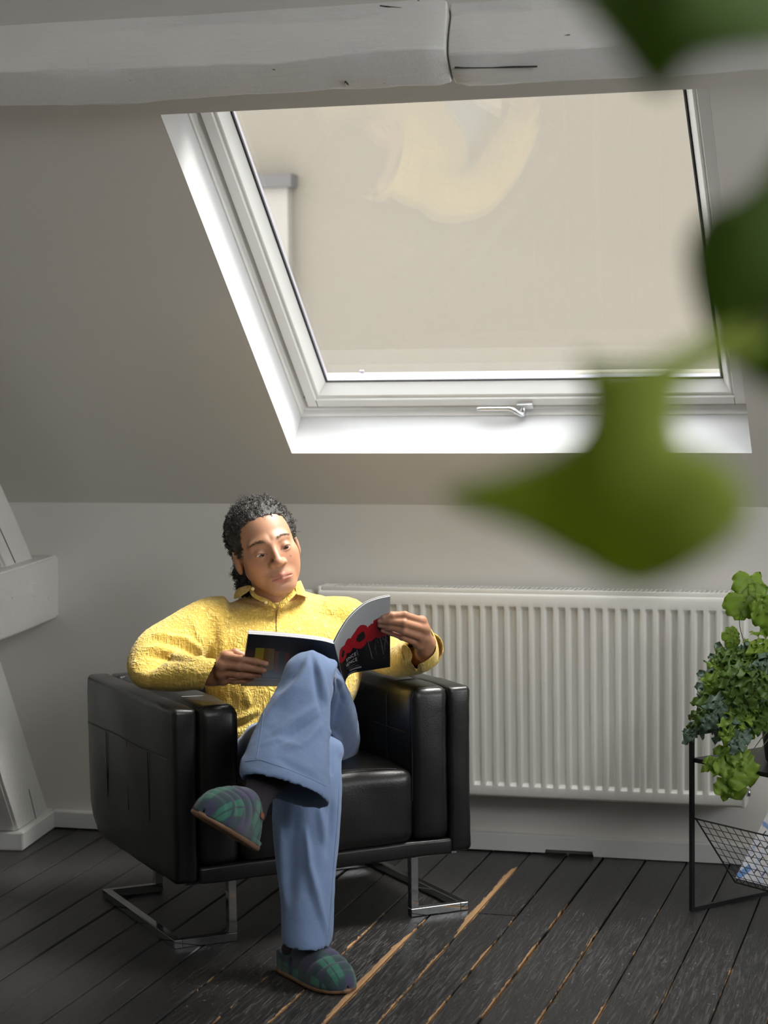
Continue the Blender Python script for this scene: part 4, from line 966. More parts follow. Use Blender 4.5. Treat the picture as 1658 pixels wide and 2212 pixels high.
# eyebrows: short hairs lying on the brow
M_brow = plain('brow_hair', (0.075, 0.040, 0.022), 0.7)
_hv = np.asarray(BV[0]); _hl = ((_hv-HC)@HM)/HS_
for sx in (-1, 1):
    Vb, Fb = [], []
    for k in range(120):
        u = rng.uniform(0, 1); a = 0.0125+0.036*u; z = 0.0235+0.0045*math.sin(math.pi*min(1, u*1.15)*0.8)-0.0020*u*u+rng.normal()*0.0021*(1-0.5*u)
        j = int(np.argmin((np.abs(_hl[:, 0]-sx*a)+np.abs(_hl[:, 2]-z))+np.where(_hl[:, 1] > 0.03, 0, 9))); y = _hl[j, 1]+0.0004
        dr = np.array([sx*1.0, -0.25-0.5*u, 0.55-0.75*u]); dr /= np.linalg.norm(dr); p = np.array([sx*a, y, z]); q = p+dr*rng.uniform(0.004, 0.0065)+np.array([0, 0.0004, 0])
        tube(Vb, Fb, [h2w(p)-PO, h2w((p+q)/2+np.array([0, 0.0005, 0]))-PO, h2w(q)-PO], [0.00026, 0.00022, 0.00010], 4, cap=False)
    mesh('eyebrow', Vb, Fb, M_brow, person, True)['kind'] = 'stuff'
# ---------------------------------------------------------------- hair: dark curls combed back into a short tail
def hair_mat():
    t = NT('black_curly_hair'); c = t.coord(); n = t.noise(c, 120, 4, 0.7)
    return t.p(color=t.mix(n, (0.012, 0.010, 0.009), (0.034, 0.028, 0.024)), rough=0.42, spec=0.6, normal=t.bump(n, 0.9, 0.006)).m
M_hair = hair_mat()
def hairline(X, Y, Z):
    """positive on the scalp, negative over the face"""
    A = np.abs(X)
    line = 0.075-0.55*np.clip(A-0.030, 0, 1)-0.012*np.exp(-((A-0.0)/0.012)**2)*0
    front = (Z-line)
    side = -(Y-0.043+0.30*np.clip(-Z, 0, 1)*1.2+0.0*A)
    back = -(Y+0.012)
    s = np.maximum(front, np.minimum(side, Z+np.where(X < 0, 0.034, 0.012))); s = np.maximum(s, np.minimum(back, Z+0.085))
    return s
def hair_sdf(X, Y, Z):
    d = ell(X, Y, Z, (0, -0.024, 0.039), (0.0815, 0.099, 0.0885))
    d = smin(d, ell(X, Y, Z, (0.012, -0.088, -0.030), (0.052, 0.040, 0.058)), 0.03)
    d = smin(d, cap(X, Y, Z, (0.046, -0.074, -0.045), (0.062, -0.056, -0.108), 0.032, 0.022), 0.02)
    d = d+0.0022*np.sin(X*210+Y*60)*np.sin(Y*190+2)*np.sin(Z*200+X*90)
    d = smax(d, -hairline(X, Y, Z)+0.001, 0.012)
    d = smax(d, -ell(X, Y, Z, (0.080, -0.008, -0.012), (0.016, 0.022, 0.034)), 0.004)
    return d
V, Q = surface_nets(hair_sdf, (-0.11, -0.155, -0.145), (0.11, 0.12, 0.14), 0.0026)
hair = npmesh('hair', h2w(V)-PO, Q, M_hair, person)
# curls: little springs rooted on the hair mass, following the combed-back flow
me = hair.data; nv = len(me.vertices); Nn = np.empty(nv*3, np.float32); me.vertices.foreach_get('normal', Nn); Nn = Nn.reshape(-1, 3).astype(float); Pv = h2w(V)-PO
CVt, CFc = [], []
Lh = np.asarray(V)
def curl(p, n, flow, length, rad, turns, thick, m_=18):
    flow = flow-n*(flow@n)*0.85; flow /= np.linalg.norm(flow)+1e-9; b = np.cross(n, flow); pts = []; ph = rng.uniform(0, 6.28)
    for k in range(m_):
        t = k/(m_-1); a = ph+turns*2*math.pi*t; r_ = rad*(0.7+0.5*t)
        pts.append(p+flow*length*t+n*(0.0006+r_*(1+math.sin(a)))+b*r_*math.cos(a))
    tube(CVt, CFc, pts, [thick*(1-0.5*k/(m_-1)) for k in range(m_)], 4, cap=False)
pick = rng.choice(nv, 1500, replace=False)
for i in pick:
    l = Lh[i]
    if hairline(l[0], l[1], l[2]) < 0.001: continue
    fl_l = np.array([0.25*np.sign(l[0])*0.3, -1.0, -0.55 if l[1] < -0.03 else 0.1]); w = HM@fl_l
    n = Nn[i]; e = 1.6 if l[2] < -0.03 else 1.0
    curl(Pv[i], n, w+rng.normal(size=3)*0.45, rng.uniform(0.012, 0.024), rng.uniform(0.0014, 0.0026)*e, rng.uniform(1.8, 3.6), 0.00085)
# the loose tail at the nape, wisps on the crown and over the forehead
for _ in range(190):
    l = np.array([0.060, -0.060, -0.078])+rng.normal(size=3)*np.array([0.009, 0.012, 0.022]); n = HM@(np.array([rng.normal()+0.5, rng.normal(), rng.normal()*0.3])); n /= np.linalg.norm(n)
    curl(h2w(l)-PO, n, HM@np.array([0.5, -0.1, -1.0])+rng.normal(size=3)*0.5, rng.uniform(0.016, 0.034), rng.uniform(0.0024, 0.0042), rng.uniform(1.5, 3.0), 0.0009)
for l, fl_l, ln in (((0.004, 0.066, 0.0905), (-0.28, 0.65, -0.75), 0.020), ((0.010, 0.064, 0.0905), (-0.1, 0.7, -0.5), 0.010), ((0.012, -0.01, 0.127), (0.3, 0.1, 1.0), 0.013), ((0.020, -0.02, 0.126), (0.1, 0.4, 0.9), 0.010), ((-0.055, 0.02, 0.085), (-0.9, 0.4, 0.2), 0.012), ((-0.074, 0.01, 0.045), (-1, 0.3, -0.3), 0.012), ((-0.075, 0.02, 0.02), (-1, 0.4, -0.6), 0.010)):
    f_ = HM@np.array(fl_l); n = HM@np.array((0, 0.7, 0.7)); curl(h2w(np.array(l))-PO, n, f_, ln*1.5, 0.0020, 4.5, 0.00045, 36)
mesh('curls', CVt, CFc, M_hair, hair, True)['kind'] = 'stuff'

# ---------------------------------------------------------------- collar, placket, buttons, cuffs
def ribbon(name, rows, mat, parent, thick=0.0016, sub=4):
    """thin solid cloth sheet through rows of points"""
    R = np.array(rows, float); V = []; F = []; m_, n_ = R.shape[:2]
    G = R-PO
    du = np.gradient(G, axis=1); dv = np.gradient(G, axis=0); nn = np.cross(du, dv); nn /= np.linalg.norm(nn, axis=2)[:, :, None]+1e-12
    for s in (0.5, -0.5): V += [tuple(x) for x in (G+nn*thick*s).reshape(-1, 3)]
    o_ = m_*n_
    for i in range(m_-1):
        for j in range(n_-1):
            a = i*n_+j; F.append((a, a+1, a+n_+1, a+n_)); F.append((o_+a, o_+a+n_, o_+a+n_+1, o_+a+1))
    ring = [j for j in range(n_)]+[i*n_+n_-1 for i in range(1, m_)]+[(m_-1)*n_+j for j in range(n_-2, -1, -1)]+[i*n_ for i in range(m_-2, 0, -1)]
    for a, b in zip(ring, ring[1:]+ring[:1]): F.append((a, o_+a, o_+b, b))
    o = mesh(name, V, F, mat, parent, True)
    lv = 1 if name == 'collar' else 2; sm = o.modifiers.new('soft', 'SUBSURF'); sm.levels = lv; sm.render_levels = lv
    return o
D_ = at_d
col_ = ribbon('collar', [[D_(543, 1262, 5.245), D_(528, 1265, 5.25), D_(514, 1270, 5.275), D_(513, 1272, 5.35), D_(540, 1268, 5.40), D_(600, 1262, 5.41)],
                  [D_(546, 1272, 5.225), D_(524, 1276, 5.235), D_(506, 1279, 5.26), D_(505, 1282, 5.36), D_(540, 1280, 5.42), D_(600, 1276, 5.43)],
                  [D_(533, 1280, 5.212), D_(520, 1289, 5.218), D_(507, 1297, 5.235), D_(500, 1290, 5.33), D_(540, 1288, 5.43), D_(600, 1284, 5.44)]], M_shirt, shi)
ribbon('collar', [[D_(600, 1262, 5.41), D_(632, 1258, 5.39), D_(648, 1253, 5.33), D_(650, 1253, 5.275), D_(644, 1254, 5.245), D_(638, 1259, 5.235)],
                  [D_(600, 1276, 5.43), D_(640, 1272, 5.41), D_(656, 1268, 5.34), D_(656, 1272, 5.275), D_(648, 1266, 5.242), D_(637, 1270, 5.228)],
                  [D_(600, 1284, 5.44), D_(645, 1284, 5.42), D_(664, 1288, 5.34), D_(665, 1296, 5.275), D_(653, 1286, 5.238), D_(636, 1288, 5.222)]], M_shirt, shi)
# collar stands meeting at the open neck
ribbon('collar_stand', [[D_(545, 1266, 5.26), D_(550, 1284, 5.222), D_(566, 1289, 5.208), D_(584, 1296, 5.200), D_(597, 1309, 5.197)],
                        [D_(536, 1270, 5.26), D_(540, 1288, 5.212), D_(560, 1298, 5.200), D_(580, 1305, 5.195), D_(596, 1318, 5.192)]], M_shirt, shi, 0.003)
ribbon('collar_stand', [[D_(640, 1258, 5.25), D_(628, 1272, 5.225), D_(615, 1286, 5.208), D_(604, 1298, 5.200), D_(599, 1310, 5.196)],
                        [D_(650, 1270, 5.25), D_(640, 1284, 5.222), D_(626, 1298, 5.205), D_(614, 1308, 5.196), D_(606, 1320, 5.190)]], M_shirt, shi, 0.003)
M_btn = plain('horn_button', (0.62, 0.48, 0.20), 0.35)
from mathutils.bvhtree import BVHTree
_bs = BVHTree.FromPolygons([v.co+Vector(PO) for v in shi.data.vertices], [tuple(p.vertices) for p in shi.data.polygons])
def hit(x, y):
    r_ = Vector(ray(x, y)).normalized(); h = _bs.ray_cast(Vector(CC), r_); return None if h[0] is None else (np.array(h[0]), np.array(h[1]))
for (x, y, d) in ((545.5, 1272, 5.213), (574, 1301, 5.190)):
    p = D_(x, y, d)-PO; n = T0*0.8+UPW*0.3
    V, F = [], []; tube(V, F, [p-n*0.001, p+n*0.0016], 0.0048, 16); tube(V, F, [p+n*0.0016, p+n*0.0024], [0.0046, 0.0036], 16); mesh('button', V, F, M_btn, shi, True)
pl = []
for (x, y) in ((599, 1312), (597, 1325), (596, 1338), (596, 1350), (596.5, 1362), (597, 1374)):
    h0, h1 = hit(x, y), hit(x+26, y-2)
    if h0 and h1: pl.append([h0[0]+T0*0.0045, (h0[0]+h1[0])/2+T0*0.004, h1[0]+T0*0.0022])
if len(pl) > 2: ribbon('placket', pl, M_shirt, shi, 0.002)
# left cuff, turned open round the wrist
ribbon('cuff', [[D_(926, 1352, 5.10), D_(939, 1378, 5.075), D_(944, 1404, 5.055), D_(930, 1420, 5.035), D_(912, 1432, 5.03), D_(901, 1433, 5.035), D_(903, 1446, 5.06)],
                [D_(930, 1358, 5.13), D_(944, 1384, 5.11), D_(949, 1410, 5.09), D_(946, 1432, 5.07), D_(930, 1447, 5.06), D_(910, 1454, 5.06), D_(897, 1452, 5.08)]], M_shirt, shi, 0.003)
ribbon('cuff', [[D_(873, 1389, 5.075), D_(884, 1398, 5.06), D_(894, 1416, 5.045), D_(885, 1428, 5.045), D_(894, 1438, 5.055), D_(900, 1450, 5.075)],
                [D_(862, 1398, 5.10), D_(872, 1412, 5.085), D_(874, 1428, 5.075), D_(875, 1440, 5.075), D_(884, 1450, 5.085), D_(895, 1455, 5.095)]], M_shirt, shi, 0.003)
hp = []
for (x, y) in ((456, 1553), (462, 1567), (480, 1569), (500, 1563), (520, 1554), (541, 1541)):
    pass

# ---------------------------------------------------------------- socks and slippers
def knit():
    t = NT('charcoal_rib_sock'); c = t.coord(); n = t.noise(c, 300, 2); w = t.node('ShaderNodeTexWave', {'Vector': c, 'Scale': 130.0, 'Distortion': 1.5}).outputs[1]
    return t.p(color=t.mix(n, (0.030, 0.026, 0.032), (0.075, 0.066, 0.076)), rough=0.95, spec=0.1, normal=t.bump(t.math('ADD', w, n), 0.5, 0.002)).m
M_sock = knit()
def plaid():
    t = NT('quilted_green_navy_plaid'); uv = t.coord('UV'); s = t.sep(uv); c = t.coord(); fz = t.noise(c, 400, 3, 0.7)
    def band(co, n, ph):
        f = t.math('FRACT', t.math('ADD', t.math('MULTIPLY', co, n), ph)); return f
    a = band(s[0], 2.6, 0.10); b = band(s[1], 2.7, 0.30)
    ga = t.ramp(a, [(0.40, 0.0), (0.44, 1.0), (0.64, 1.0), (0.66, 0.0), (0.70, 0.0), (0.72, 1.0), (0.92, 1.0), (0.96, 0.0)]); gb = t.ramp(b, [(0.40, 0.0), (0.44, 1.0), (0.64, 1.0), (0.66, 0.0), (0.70, 0.0), (0.72, 1.0), (0.92, 1.0), (0.96, 0.0)])
    both = t.math('ADD', t.math('MULTIPLY', ga, 0.5), t.math('MULTIPLY', gb, 0.5))
    col = t.ramp(both, [(0.0, (0.060, 0.056, 0.115)), (0.5, (0.034, 0.070, 0.075)), (1.0, (0.045, 0.185, 0.125))])
    col = t.mix(t.math('MULTIPLY', fz, 0.3), col, (0.10, 0.10, 0.14))
    lint = t.ramp(t.noise(c, 520, 1, 0.5), [(0.78, 0.0), (0.80, 1.0)]); col = t.mix(t.math('MULTIPLY', lint, 0.6), col, (0.6, 0.6, 0.58))
    return t.p(color=col, rough=0.95, spec=0.1, sheen=0.3, normal=t.bump(fz, 0.5, 0.002)).m
M_plaid = plaid()
M_sole = plain('tan_crepe_sole', (0.21, 0.115, 0.06), 0.45, bump=(60, 0.2, 0.002))
M_fleece = plain('cream_fleece', (0.70, 0.66, 0.58), 0.95)
M_tag = plain('tan_leather_tag', (0.30, 0.115, 0.045), 0.5)
def slipper(heel, toe, upv, L=0.262, tagside=None, collar_top=0.118, hk=1.0, counter=True):
    e1 = toe-heel; e1 /= np.linalg.norm(e1); e3 = np.asarray(upv, float); e3 = e3-e1*(e3@e1); e3 /= np.linalg.norm(e3); e2 = np.cross(e3, e1)   # e2: sitter's side
    def W(a, b, c): return heel+e1*a+e2*b+e3*c-PO
    aa = [0, 0.02, 0.05, 0.09, 0.13, 0.17, 0.20, 0.225, 0.245, 0.256, L]; ww = [0.004, 0.026, 0.035, 0.037, 0.042, 0.047, 0.047, 0.043, 0.034, 0.022, 0.003]
    hh = [0.050, 0.052, 0.060, 0.076, 0.078, 0.070, 0.060, 0.050, 0.038, 0.026, 0.008]
    hh = [q_*hk for q_ in hh]
    wf = lambda a: float(np.interp(a, aa, ww)); hf_ = lambda a: float(np.interp(a, aa, hh))
    def ws(a):      # rounded outline
        return wf(a)
    root = empty('slipper'); root.parent = person
    nt, ns_ = 28, 40; V = []; F = []; UV = []
    grooves = [0.30, 0.47, 0.63, 0.79]
    for i in range(ns_+1):
        s = i/ns_
        for j in range(nt+1):
            th = math.pi*j/nt; cut = 0.050+(collar_top-0.050)*math.sin(th)**1.5; sp = 1-(1-s)**1.25
            a = cut+(L-cut)*sp; w = ws(a); h = hf_(a)
            q = min(abs(s-g) for g in grooves); pf = 1.0+(0.065*(1-math.exp(-(q/0.026)**2))-0.045)*math.sin(th)**0.7
            x = w*1.04*pf*math.copysign(abs(math.cos(th))**0.75, math.cos(th)); z = 0.010+h*pf*math.sin(th)**0.85
            V.append(W(a, x, z)); UV.append((0.5+(j/nt-0.5)*min(1.0, w/0.045), 0.18+a/L*0.82))
    for i in range(ns_):
        for j in range(nt): F.append((i*(nt+1)+j, i*(nt+1)+j+1, (i+1)*(nt+1)+j+1, (i+1)*(nt+1)+j))
    up_ = mesh('upper', V, F, M_plaid, root, True); ul = up_.data.uv_layers.new(name='UVMap')
    for lp in up_.data.loops: ul.data[lp.index].uv = UV[lp.vertex_index]
    sd = up_.modifiers.new('thick', 'SOLIDIFY'); sd.thickness = 0.004; sd.offset = 0
    # heel counter
    V, F, UV = [], [], []; n_ = 24
    for k in range(n_+1):
        t = -1+2*k/n_; a = 0.10*(abs(t)**1.6)+0.001; b = math.copysign(ws(a)*1.04, t) if abs(t) > 0.03 else 0
        for z in (0.010, 0.030 if counter else 0.014, (0.046 if counter else 0.018)+0.006*abs(t)): V.append(W(a, b, z)); UV.append((z*9, k/n_))
    for k in range(n_):
        for z in range(2): F.append((k*3+z, k*3+3+z, k*3+4+z, k*3+1+z))
    hc = mesh('heel_counter', V, F, M_plaid, root, True); ul = hc.data.uv_layers.new(name='UVMap')
    for lp in hc.data.loops: ul.data[lp.index].uv = UV[lp.vertex_index]
    sd = hc.modifiers.new('thick', 'SOLIDIFY'); sd.thickness = 0.004; sd.offset = 0
    # sole
    bm = bmesh.new(); out = []
    al = [L*0.5*(1-math.cos(math.pi*k/22)) for k in range(23)]
    for a in al: out.append((a, ws(a)+0.0045))
    for a in al[::-1]: out.append((a, -ws(a)-0.0045))
    out[0] = (-0.003, 0.010); out[-1] = (-0.003, -0.010); out[22] = (L+0.004, 0.008); out[23] = (L+0.004, -0.008)
    lay = []
    for (z, k) in ((0.0, 0.93), (0.003, 1.0), (0.009, 1.0), (0.013, 0.965)):
        lay.append([bm.verts.new(W(L/2+(a-L/2)*k, b*k, z)) for a, b in out])
    n_ = len(out)
    for A_, B_ in zip(lay[:-1], lay[1:]):
        for k in range(n_): bm.faces.new((A_[k], A_[(k+1) % n_], B_[(k+1) % n_], B_[k]))
    bm.faces.new(lay[0][::-1]); bm.faces.new(lay[-1]); bmesh.ops.recalc_face_normals(bm, faces=bm.faces)
    bmobj('sole', bm, M_sole, root, True)
    # fleece showing at the collar
    V, F = [], []
    for k in range(46):
        th = math.pi*(0.06+0.88*k/45); cut = 0.050+(collar_top-0.050)*math.sin(th)**1.5; a = cut-0.0015
        x = ws(a)*1.0*math.copysign(abs(math.cos(th))**0.75, math.cos(th)); z = 0.010+hf_(a)*math.sin(th)**0.85
        p = W(a+rng.normal()*0.001, x+rng.normal()*0.001, z+rng.normal()*0.001); tube(V, F, [p-e1*0.002, p, p+e1*0.0015], [0.0008, 0.0017, 0.0007], 5)
    mesh('fleece_trim', V, F, M_fleece, root, True)['kind'] = 'stuff'
    if tagside is not None:
        th = tagside; rows = []
        for k in range(4):
            a = 0.050+(collar_top-0.050)*math.sin(th)**1.5-0.002+0.0075*k; r_ = []
            for dth in (-0.085, 0, 0.085):
                x = ws(a)*1.04*math.copysign(abs(math.cos(th+dth))**0.75, math.cos(th+dth)); z = 0.010+hf_(a)*math.sin(th+dth)**0.85
                nrm = np.array([0, math.cos(th+dth), math.sin(th+dth)]); r_.append(W(a, x+nrm[1]*0.005, z+nrm[2]*0.005)+PO)
            rows.append(r_)
        ribbon('tag', rows, M_tag, root, 0.0016)
    return root, W
def at_floor(x, y, z=0.0): return at_plane(x, y, (0, 0, 1), z)
# grounded foot
h0 = at_floor(606, 2088); t0 = at_floor(752, 2148); dd = (t0-h0); dd /= np.linalg.norm(dd); h0 = t0-dd*0.266
slipper(h0, t0, UPW, 0.262)
sk = [sec(662, 2008, 4.70, 34, 0, 0, 0.036), sec(660, 2045, 4.68, 32, 0, 0, 0.040)]
a_ = h0+dd*0.075
V, F = [], []; loft(V, F, [(at_d(662, 1995, 4.71), RGT*0.036, TOW*0.036), (a_+UPW*0.075, np.cross(UPW, dd)*-0.033, dd*0.040), (a_+UPW*0.04, np.cross(UPW, dd)*-0.032, dd*0.050), (h0+dd*0.09+UPW*0.018, np.cross(UPW, dd)*-0.028, dd*0.06)], 20)
mesh('sock', [np.asarray(v)-PO for v in V], F, M_sock, person, True)
# hanging foot
tt = at_d(432, 1766, 4.33); hh_ = at_d(545, 1836, 4.56); ax1 = (tt-hh_)/np.linalg.norm(tt-hh_); hh_ = tt-ax1*0.262
u_dir = (at_d(500+52, 1760-85, 4.46+0.03)-at_d(500, 1760, 4.46))
slipper(hh_, tt, u_dir, 0.262, tagside=0.62, collar_top=0.128, hk=1.22, counter=False)
e3h = u_dir-ax1*(u_dir@ax1); e3h /= np.linalg.norm(e3h); e2h = np.cross(e3h, ax1)
V, F = [], []
loft(V, F, [(at_d(628, 1628, 4.63), at_d(666, 1642, 4.63)-at_d(628, 1628, 4.63), TOW*0.036), (at_d(602, 1668, 4.59), at_d(640, 1682, 4.59)-at_d(602, 1668, 4.59), TOW*0.035), (at_d(566, 1700, 4.535), at_d(600, 1716, 4.535)-at_d(566, 1700, 4.535), TOW*0.034), (hh_+ax1*0.078+e3h*0.075, -ax1*0.037, e2h*0.032), (hh_+ax1*0.095+e3h*0.045, -ax1*0.045+e3h*0.01, e2h*0.033), (hh_+ax1*0.12+e3h*0.03, -ax1*0.03+e3h*0.02, e2h*0.03)], 22)
mesh('sock', [np.asarray(v)-PO for v in V], F, M_sock, person, True)

# ================================================================ magazine in his hands
mg = empty('magazine', tuple(at_d(733, 1432, 4.98))); MO = np.array(mg.location)
tag(mg, 'open magazine with red poppies on its dark cover, held in both hands', 'magazine')
def curve_pts(pts, n):
    P = np.array([at_d(*p) for p in pts]); s = np.concatenate([[0], np.cumsum(np.linalg.norm(np.diff(P, axis=0), axis=1))]); s /= s[-1]; u = np.linspace(0, 1, n); out = []
    for q in u:
        i = min(np.searchsorted(s, q, side='right')-1, len(P)-2); i = max(i, 0); t = (q-s[i])/(s[i+1]-s[i]+1e-9)
        p0, p1, p2, p3 = P[max(i-1, 0)], P[i], P[i+1], P[min(i+2, len(P)-1)]
        out.append(0.5*((2*p1)+(-p0+p2)*t+(2*p0-5*p1+4*p2-p3)*t*t+(-p0+3*p1-3*p2+p3)*t**3))
    return np.array(out)
NU, NV = 24, 12
Rt = curve_pts([(721, 1390, 4.872), (736, 1361, 4.878), (756, 1332, 4.888), (785, 1306, 4.900), (812, 1294, 4.910), (842, 1287.5, 4.920)], NU)
Rb = curve_pts([(744, 1478, 5.085), (748, 1464, 5.088), (760, 1454, 5.093), (785, 1449, 5.105), (812, 1445, 5.112), (842, 1440, 5.120)], NU)
Lt = curve_pts([(536, 1369, 4.800), (600, 1373.5, 4.815), (650, 1378, 4.83), (695, 1384, 4.850), (721, 1391, 4.872)], NU)
Lb = curve_pts([(519, 1481, 5.030), (600, 1482, 5.045), (660, 1484, 5.06), (710, 1484, 5.075), (744, 1480, 5.085)], NU)
def grid(T, B): return np.array([[T[i]*(1-j/NV)+B[i]*(j/NV) for i in range(NU)] for j in range(NV+1)])
GR, GL = grid(Rt, Rb), grid(Lt, Lb)
def gnorm(G):
    n = np.cross(np.gradient(G, axis=1), np.gradient(G, axis=0)); n /= np.linalg.norm(n, axis=2)[:, :, None]; c = G.mean((0, 1)); 
    return n if (n.mean((0, 1))@(CC-c)) > 0 else -n
NR, NL = gnorm(GR), gnorm(GL)
def sheet(name, G, N, o0, o1, mat, parent, uvflip=False):
    V = [tuple(x) for x in (G+N*o0-MO).reshape(-1, 3)]+[tuple(x) for x in (G+N*o1-MO).reshape(-1, 3)]; F = []; m_ = (NV+1)*NU
    for j in range(NV):
        for i in range(NU-1):
            a = j*NU+i; F.append((a, a+1, a+NU+1, a+NU)); F.append((m_+a, m_+a+NU, m_+a+NU+1, m_+a+1))
    ring = list(range(NU))+[j*NU+NU-1 for j in range(1, NV+1)]+[NV*NU+i for i in range(NU-2, -1, -1)]+[j*NU for j in range(NV-1, 0, -1)]
    for a, b in zip(ring, ring[1:]+ring[:1]): F.append((a, m_+a, m_+b, b))
    o = mesh(name, V, F, mat, parent, False); ul = o.data.uv_layers.new(name='UVMap')
    for lp in o.data.loops:
        k = lp.vertex_index % m_; ul.data[lp.index].uv = ((k % NU)/(NU-1), 1-(k//NU)/NV)
    return o
def cover_mat(front):
    t = NT('front_cover_print' if front else 'back_cover_print'); uv = t.coord('UV'); s = t.sep(uv)
    if front:
        n = t.noise(t.mapping(uv, (5, 7, 1)), 1.0, 4, 0.6); n2 = t.noise(t.mapping(uv, (14, 4, 1)), 1.0, 4, 0.65, 1.0)
        sky_ = t.ramp(t.math('ADD', s[1], t.math('MULTIPLY', t.math('ADD', n, -0.5), 0.10)), [(0.52, 0.0), (0.60, 1.0)])
        low = t.mix(t.math('MULTIPLY', t.ramp(n2, [(0.60, 0.0), (0.66, 1.0)]), t.ramp(s[0], [(0.55, 0.0), (0.85, 1.0)])), (0.012, 0.012, 0.014), (0.15, 0.155, 0.165))
        low = t.mix(t.ramp(s[1], [(0.10, 1.0), (0.11, 0.0)]), low, (0.010, 0.011, 0.016))
        col = t.mix(sky_, low, (0.50, 0.52, 0.52))
    else:
        n = t.noise(t.mapping(uv, (3, 2, 1)), 1.0, 3)
        col = t.mix(n, (0.016, 0.017, 0.022), (0.030, 0.032, 0.048))
    return t.p(color=col, rough=0.30, spec=0.5).m
M_page = plain('page_paper', (0.80, 0.79, 0.78), 0.6)
M_ink2 = plain('black_page_edge', (0.02, 0.02, 0.022), 0.5)
fc = sheet('front_cover', GR, NR, 0.0012, 0.0003, cover_mat(True), mg); bc = sheet('back_cover', GL, NL, 0.0012, 0.0003, cover_mat(False), mg)
for k, (o0, mt) in enumerate(((0.0, M_page), (-0.0016, M_ink2), (-0.0034, M_page))):
    sheet('page', GR, NR, o0, o0-0.0011, mt, mg)
for k in range(6): sheet('page', GL+np.array([0, 0, 0.0]), NL, -0.0002-0.0017*k, -0.0015-0.0017*k, M_page if k % 3 != 2 else plain('grey_page', (0.55, 0.54, 0.56), 0.6), mg)
def mapuv(G, N, u, v, off=0.0017):
    x = np.clip(u, 0, 1)*(NU-1); y = np.clip(1-v, 0, 1)*NV; i = min(int(x), NU-2); j = min(int(y), NV-1); fx, fy = x-i, y-j
    def b(A): return A[j, i]*(1-fx)*(1-fy)+A[j, i+1]*fx*(1-fy)+A[j+1, i]*(1-fx)*fy+A[j+1, i+1]*fx*fy
    return b(G)+b(N)*off-MO
def patch(name, G, N, poly, mat, parent, off=0.0017, sub=3):
    bm = bmesh.new(); bm.faces.new([bm.verts.new((u, v, 0)) for u, v in poly]); bm.normal_update()
    bmesh.ops.triangulate(bm, faces=bm.faces)
    for _ in range(sub): bmesh.ops.subdivide_edges(bm, edges=[e for e in bm.edges if e.calc_length() > 0.06], cuts=1)
    bmesh.ops.triangulate(bm, faces=bm.faces)
    for v in bm.verts: v.co = Vector(mapuv(G, N, v.co.x, v.co.y, off))
    return bmobj(name, bm, mat, parent)
M_red = plain('poppy_red_print', (0.42, 0.012, 0.020), 0.32); M_blk2 = plain('black_print', (0.012, 0.016, 0.012), 0.32); M_wht = plain('white_print', (0.62, 0.62, 0.60), 0.4); M_gry = plain('grey_print', (0.20, 0.21, 0.22), 0.4)
def blob(cx, cy, rx, ry, n=22, w=0.10, ph=0.0): return [(cx+rx*(1+w*math.sin(5*a+ph)+0.05*math.sin(9*a))*math.cos(a), cy+ry*(1+w*math.sin(4*a+ph))*math.sin(a)) for a in (2*math.pi*k/n for k in range(n))]
for k, (cx, cy, rx, ry, kx) in enumerate(((0.13, 0.56, 0.11, 0.15, 0.38), (0.28, 0.57, 0.11, 0.13, 0.0), (0.51, 0.57, 0.19, 0.165, 0.42), (0.70, 0.56, 0.12, 0.12, 0.0), (0.87, 0.60, 0.17, 0.15, 0.42))):
    patch('poppy', GR, NR, blob(cx, cy, rx, ry, ph=k), M_red, fc, 0.0015)
    if kx: patch('poppy_heart', GR, NR, blob(cx+0.01, cy, rx*kx, ry*0.42, ph=k+2), M_blk2, fc, 0.0017)
for (x0, y0, x1, y1) in ((0.42, 0.40, 0.43, 0.30), (0.63, 0.46, 0.68, 0.17), (0.83, 0.46, 0.87, 0.20), (0.86, 0.44, 0.95, 0.36)):
    patch('stalk', GR, NR, [(x0-0.005, y0), (x0+0.007, y0), (x1+0.007, y1), (x1-0.005, y1)], M_gry, fc, 0.0015)
def lettering(txt, u0, v0, size, G, N, mat, parent, du=1.0):
    cu = bpy.data.curves.new('t', 'FONT'); cu.body = txt; cu.size = 1.0; cu.resolution_u = 3; cu.space_character = 1.12
    o = bpy.data.objects.new('t', cu); COL.objects.link(o); dg = bpy.context.evaluated_depsgraph_get(); me = bpy.data.meshes.new_from_object(o.evaluated_get(dg)); bpy.data.objects.remove(o)
    bm = bmesh.new(); bm.from_mesh(me); bpy.data.meshes.remove(me)
    for v in bm.verts: v.co = Vector(mapuv(G, N, u0+v.co.x*size*du, v0+v.co.y*size, 0.0018))
    return bmobj('lettering', bm, mat, parent)
lettering('ENCE', 0.185, 0.315, 0.088, GR, NR, M_wht, fc, 0.92)
lettering('IENCE', 0.165, 0.215, 0.088, GR, NR, M_wht, fc, 0.92)
for (u0, v0, u1, h) in ((0.17, 0.165, 0.36, 0.006), (0.20, 0.125, 0.42, 0.006), (0.22, 0.070, 0.46, 0.030), (0.16, 0.020, 0.36, 0.022)):
    patch('print_line', GR, NR, [(u0, v0), (u1, v0), (u1, v0+h), (u0, v0+h)], M_gry, fc, 0.0015)
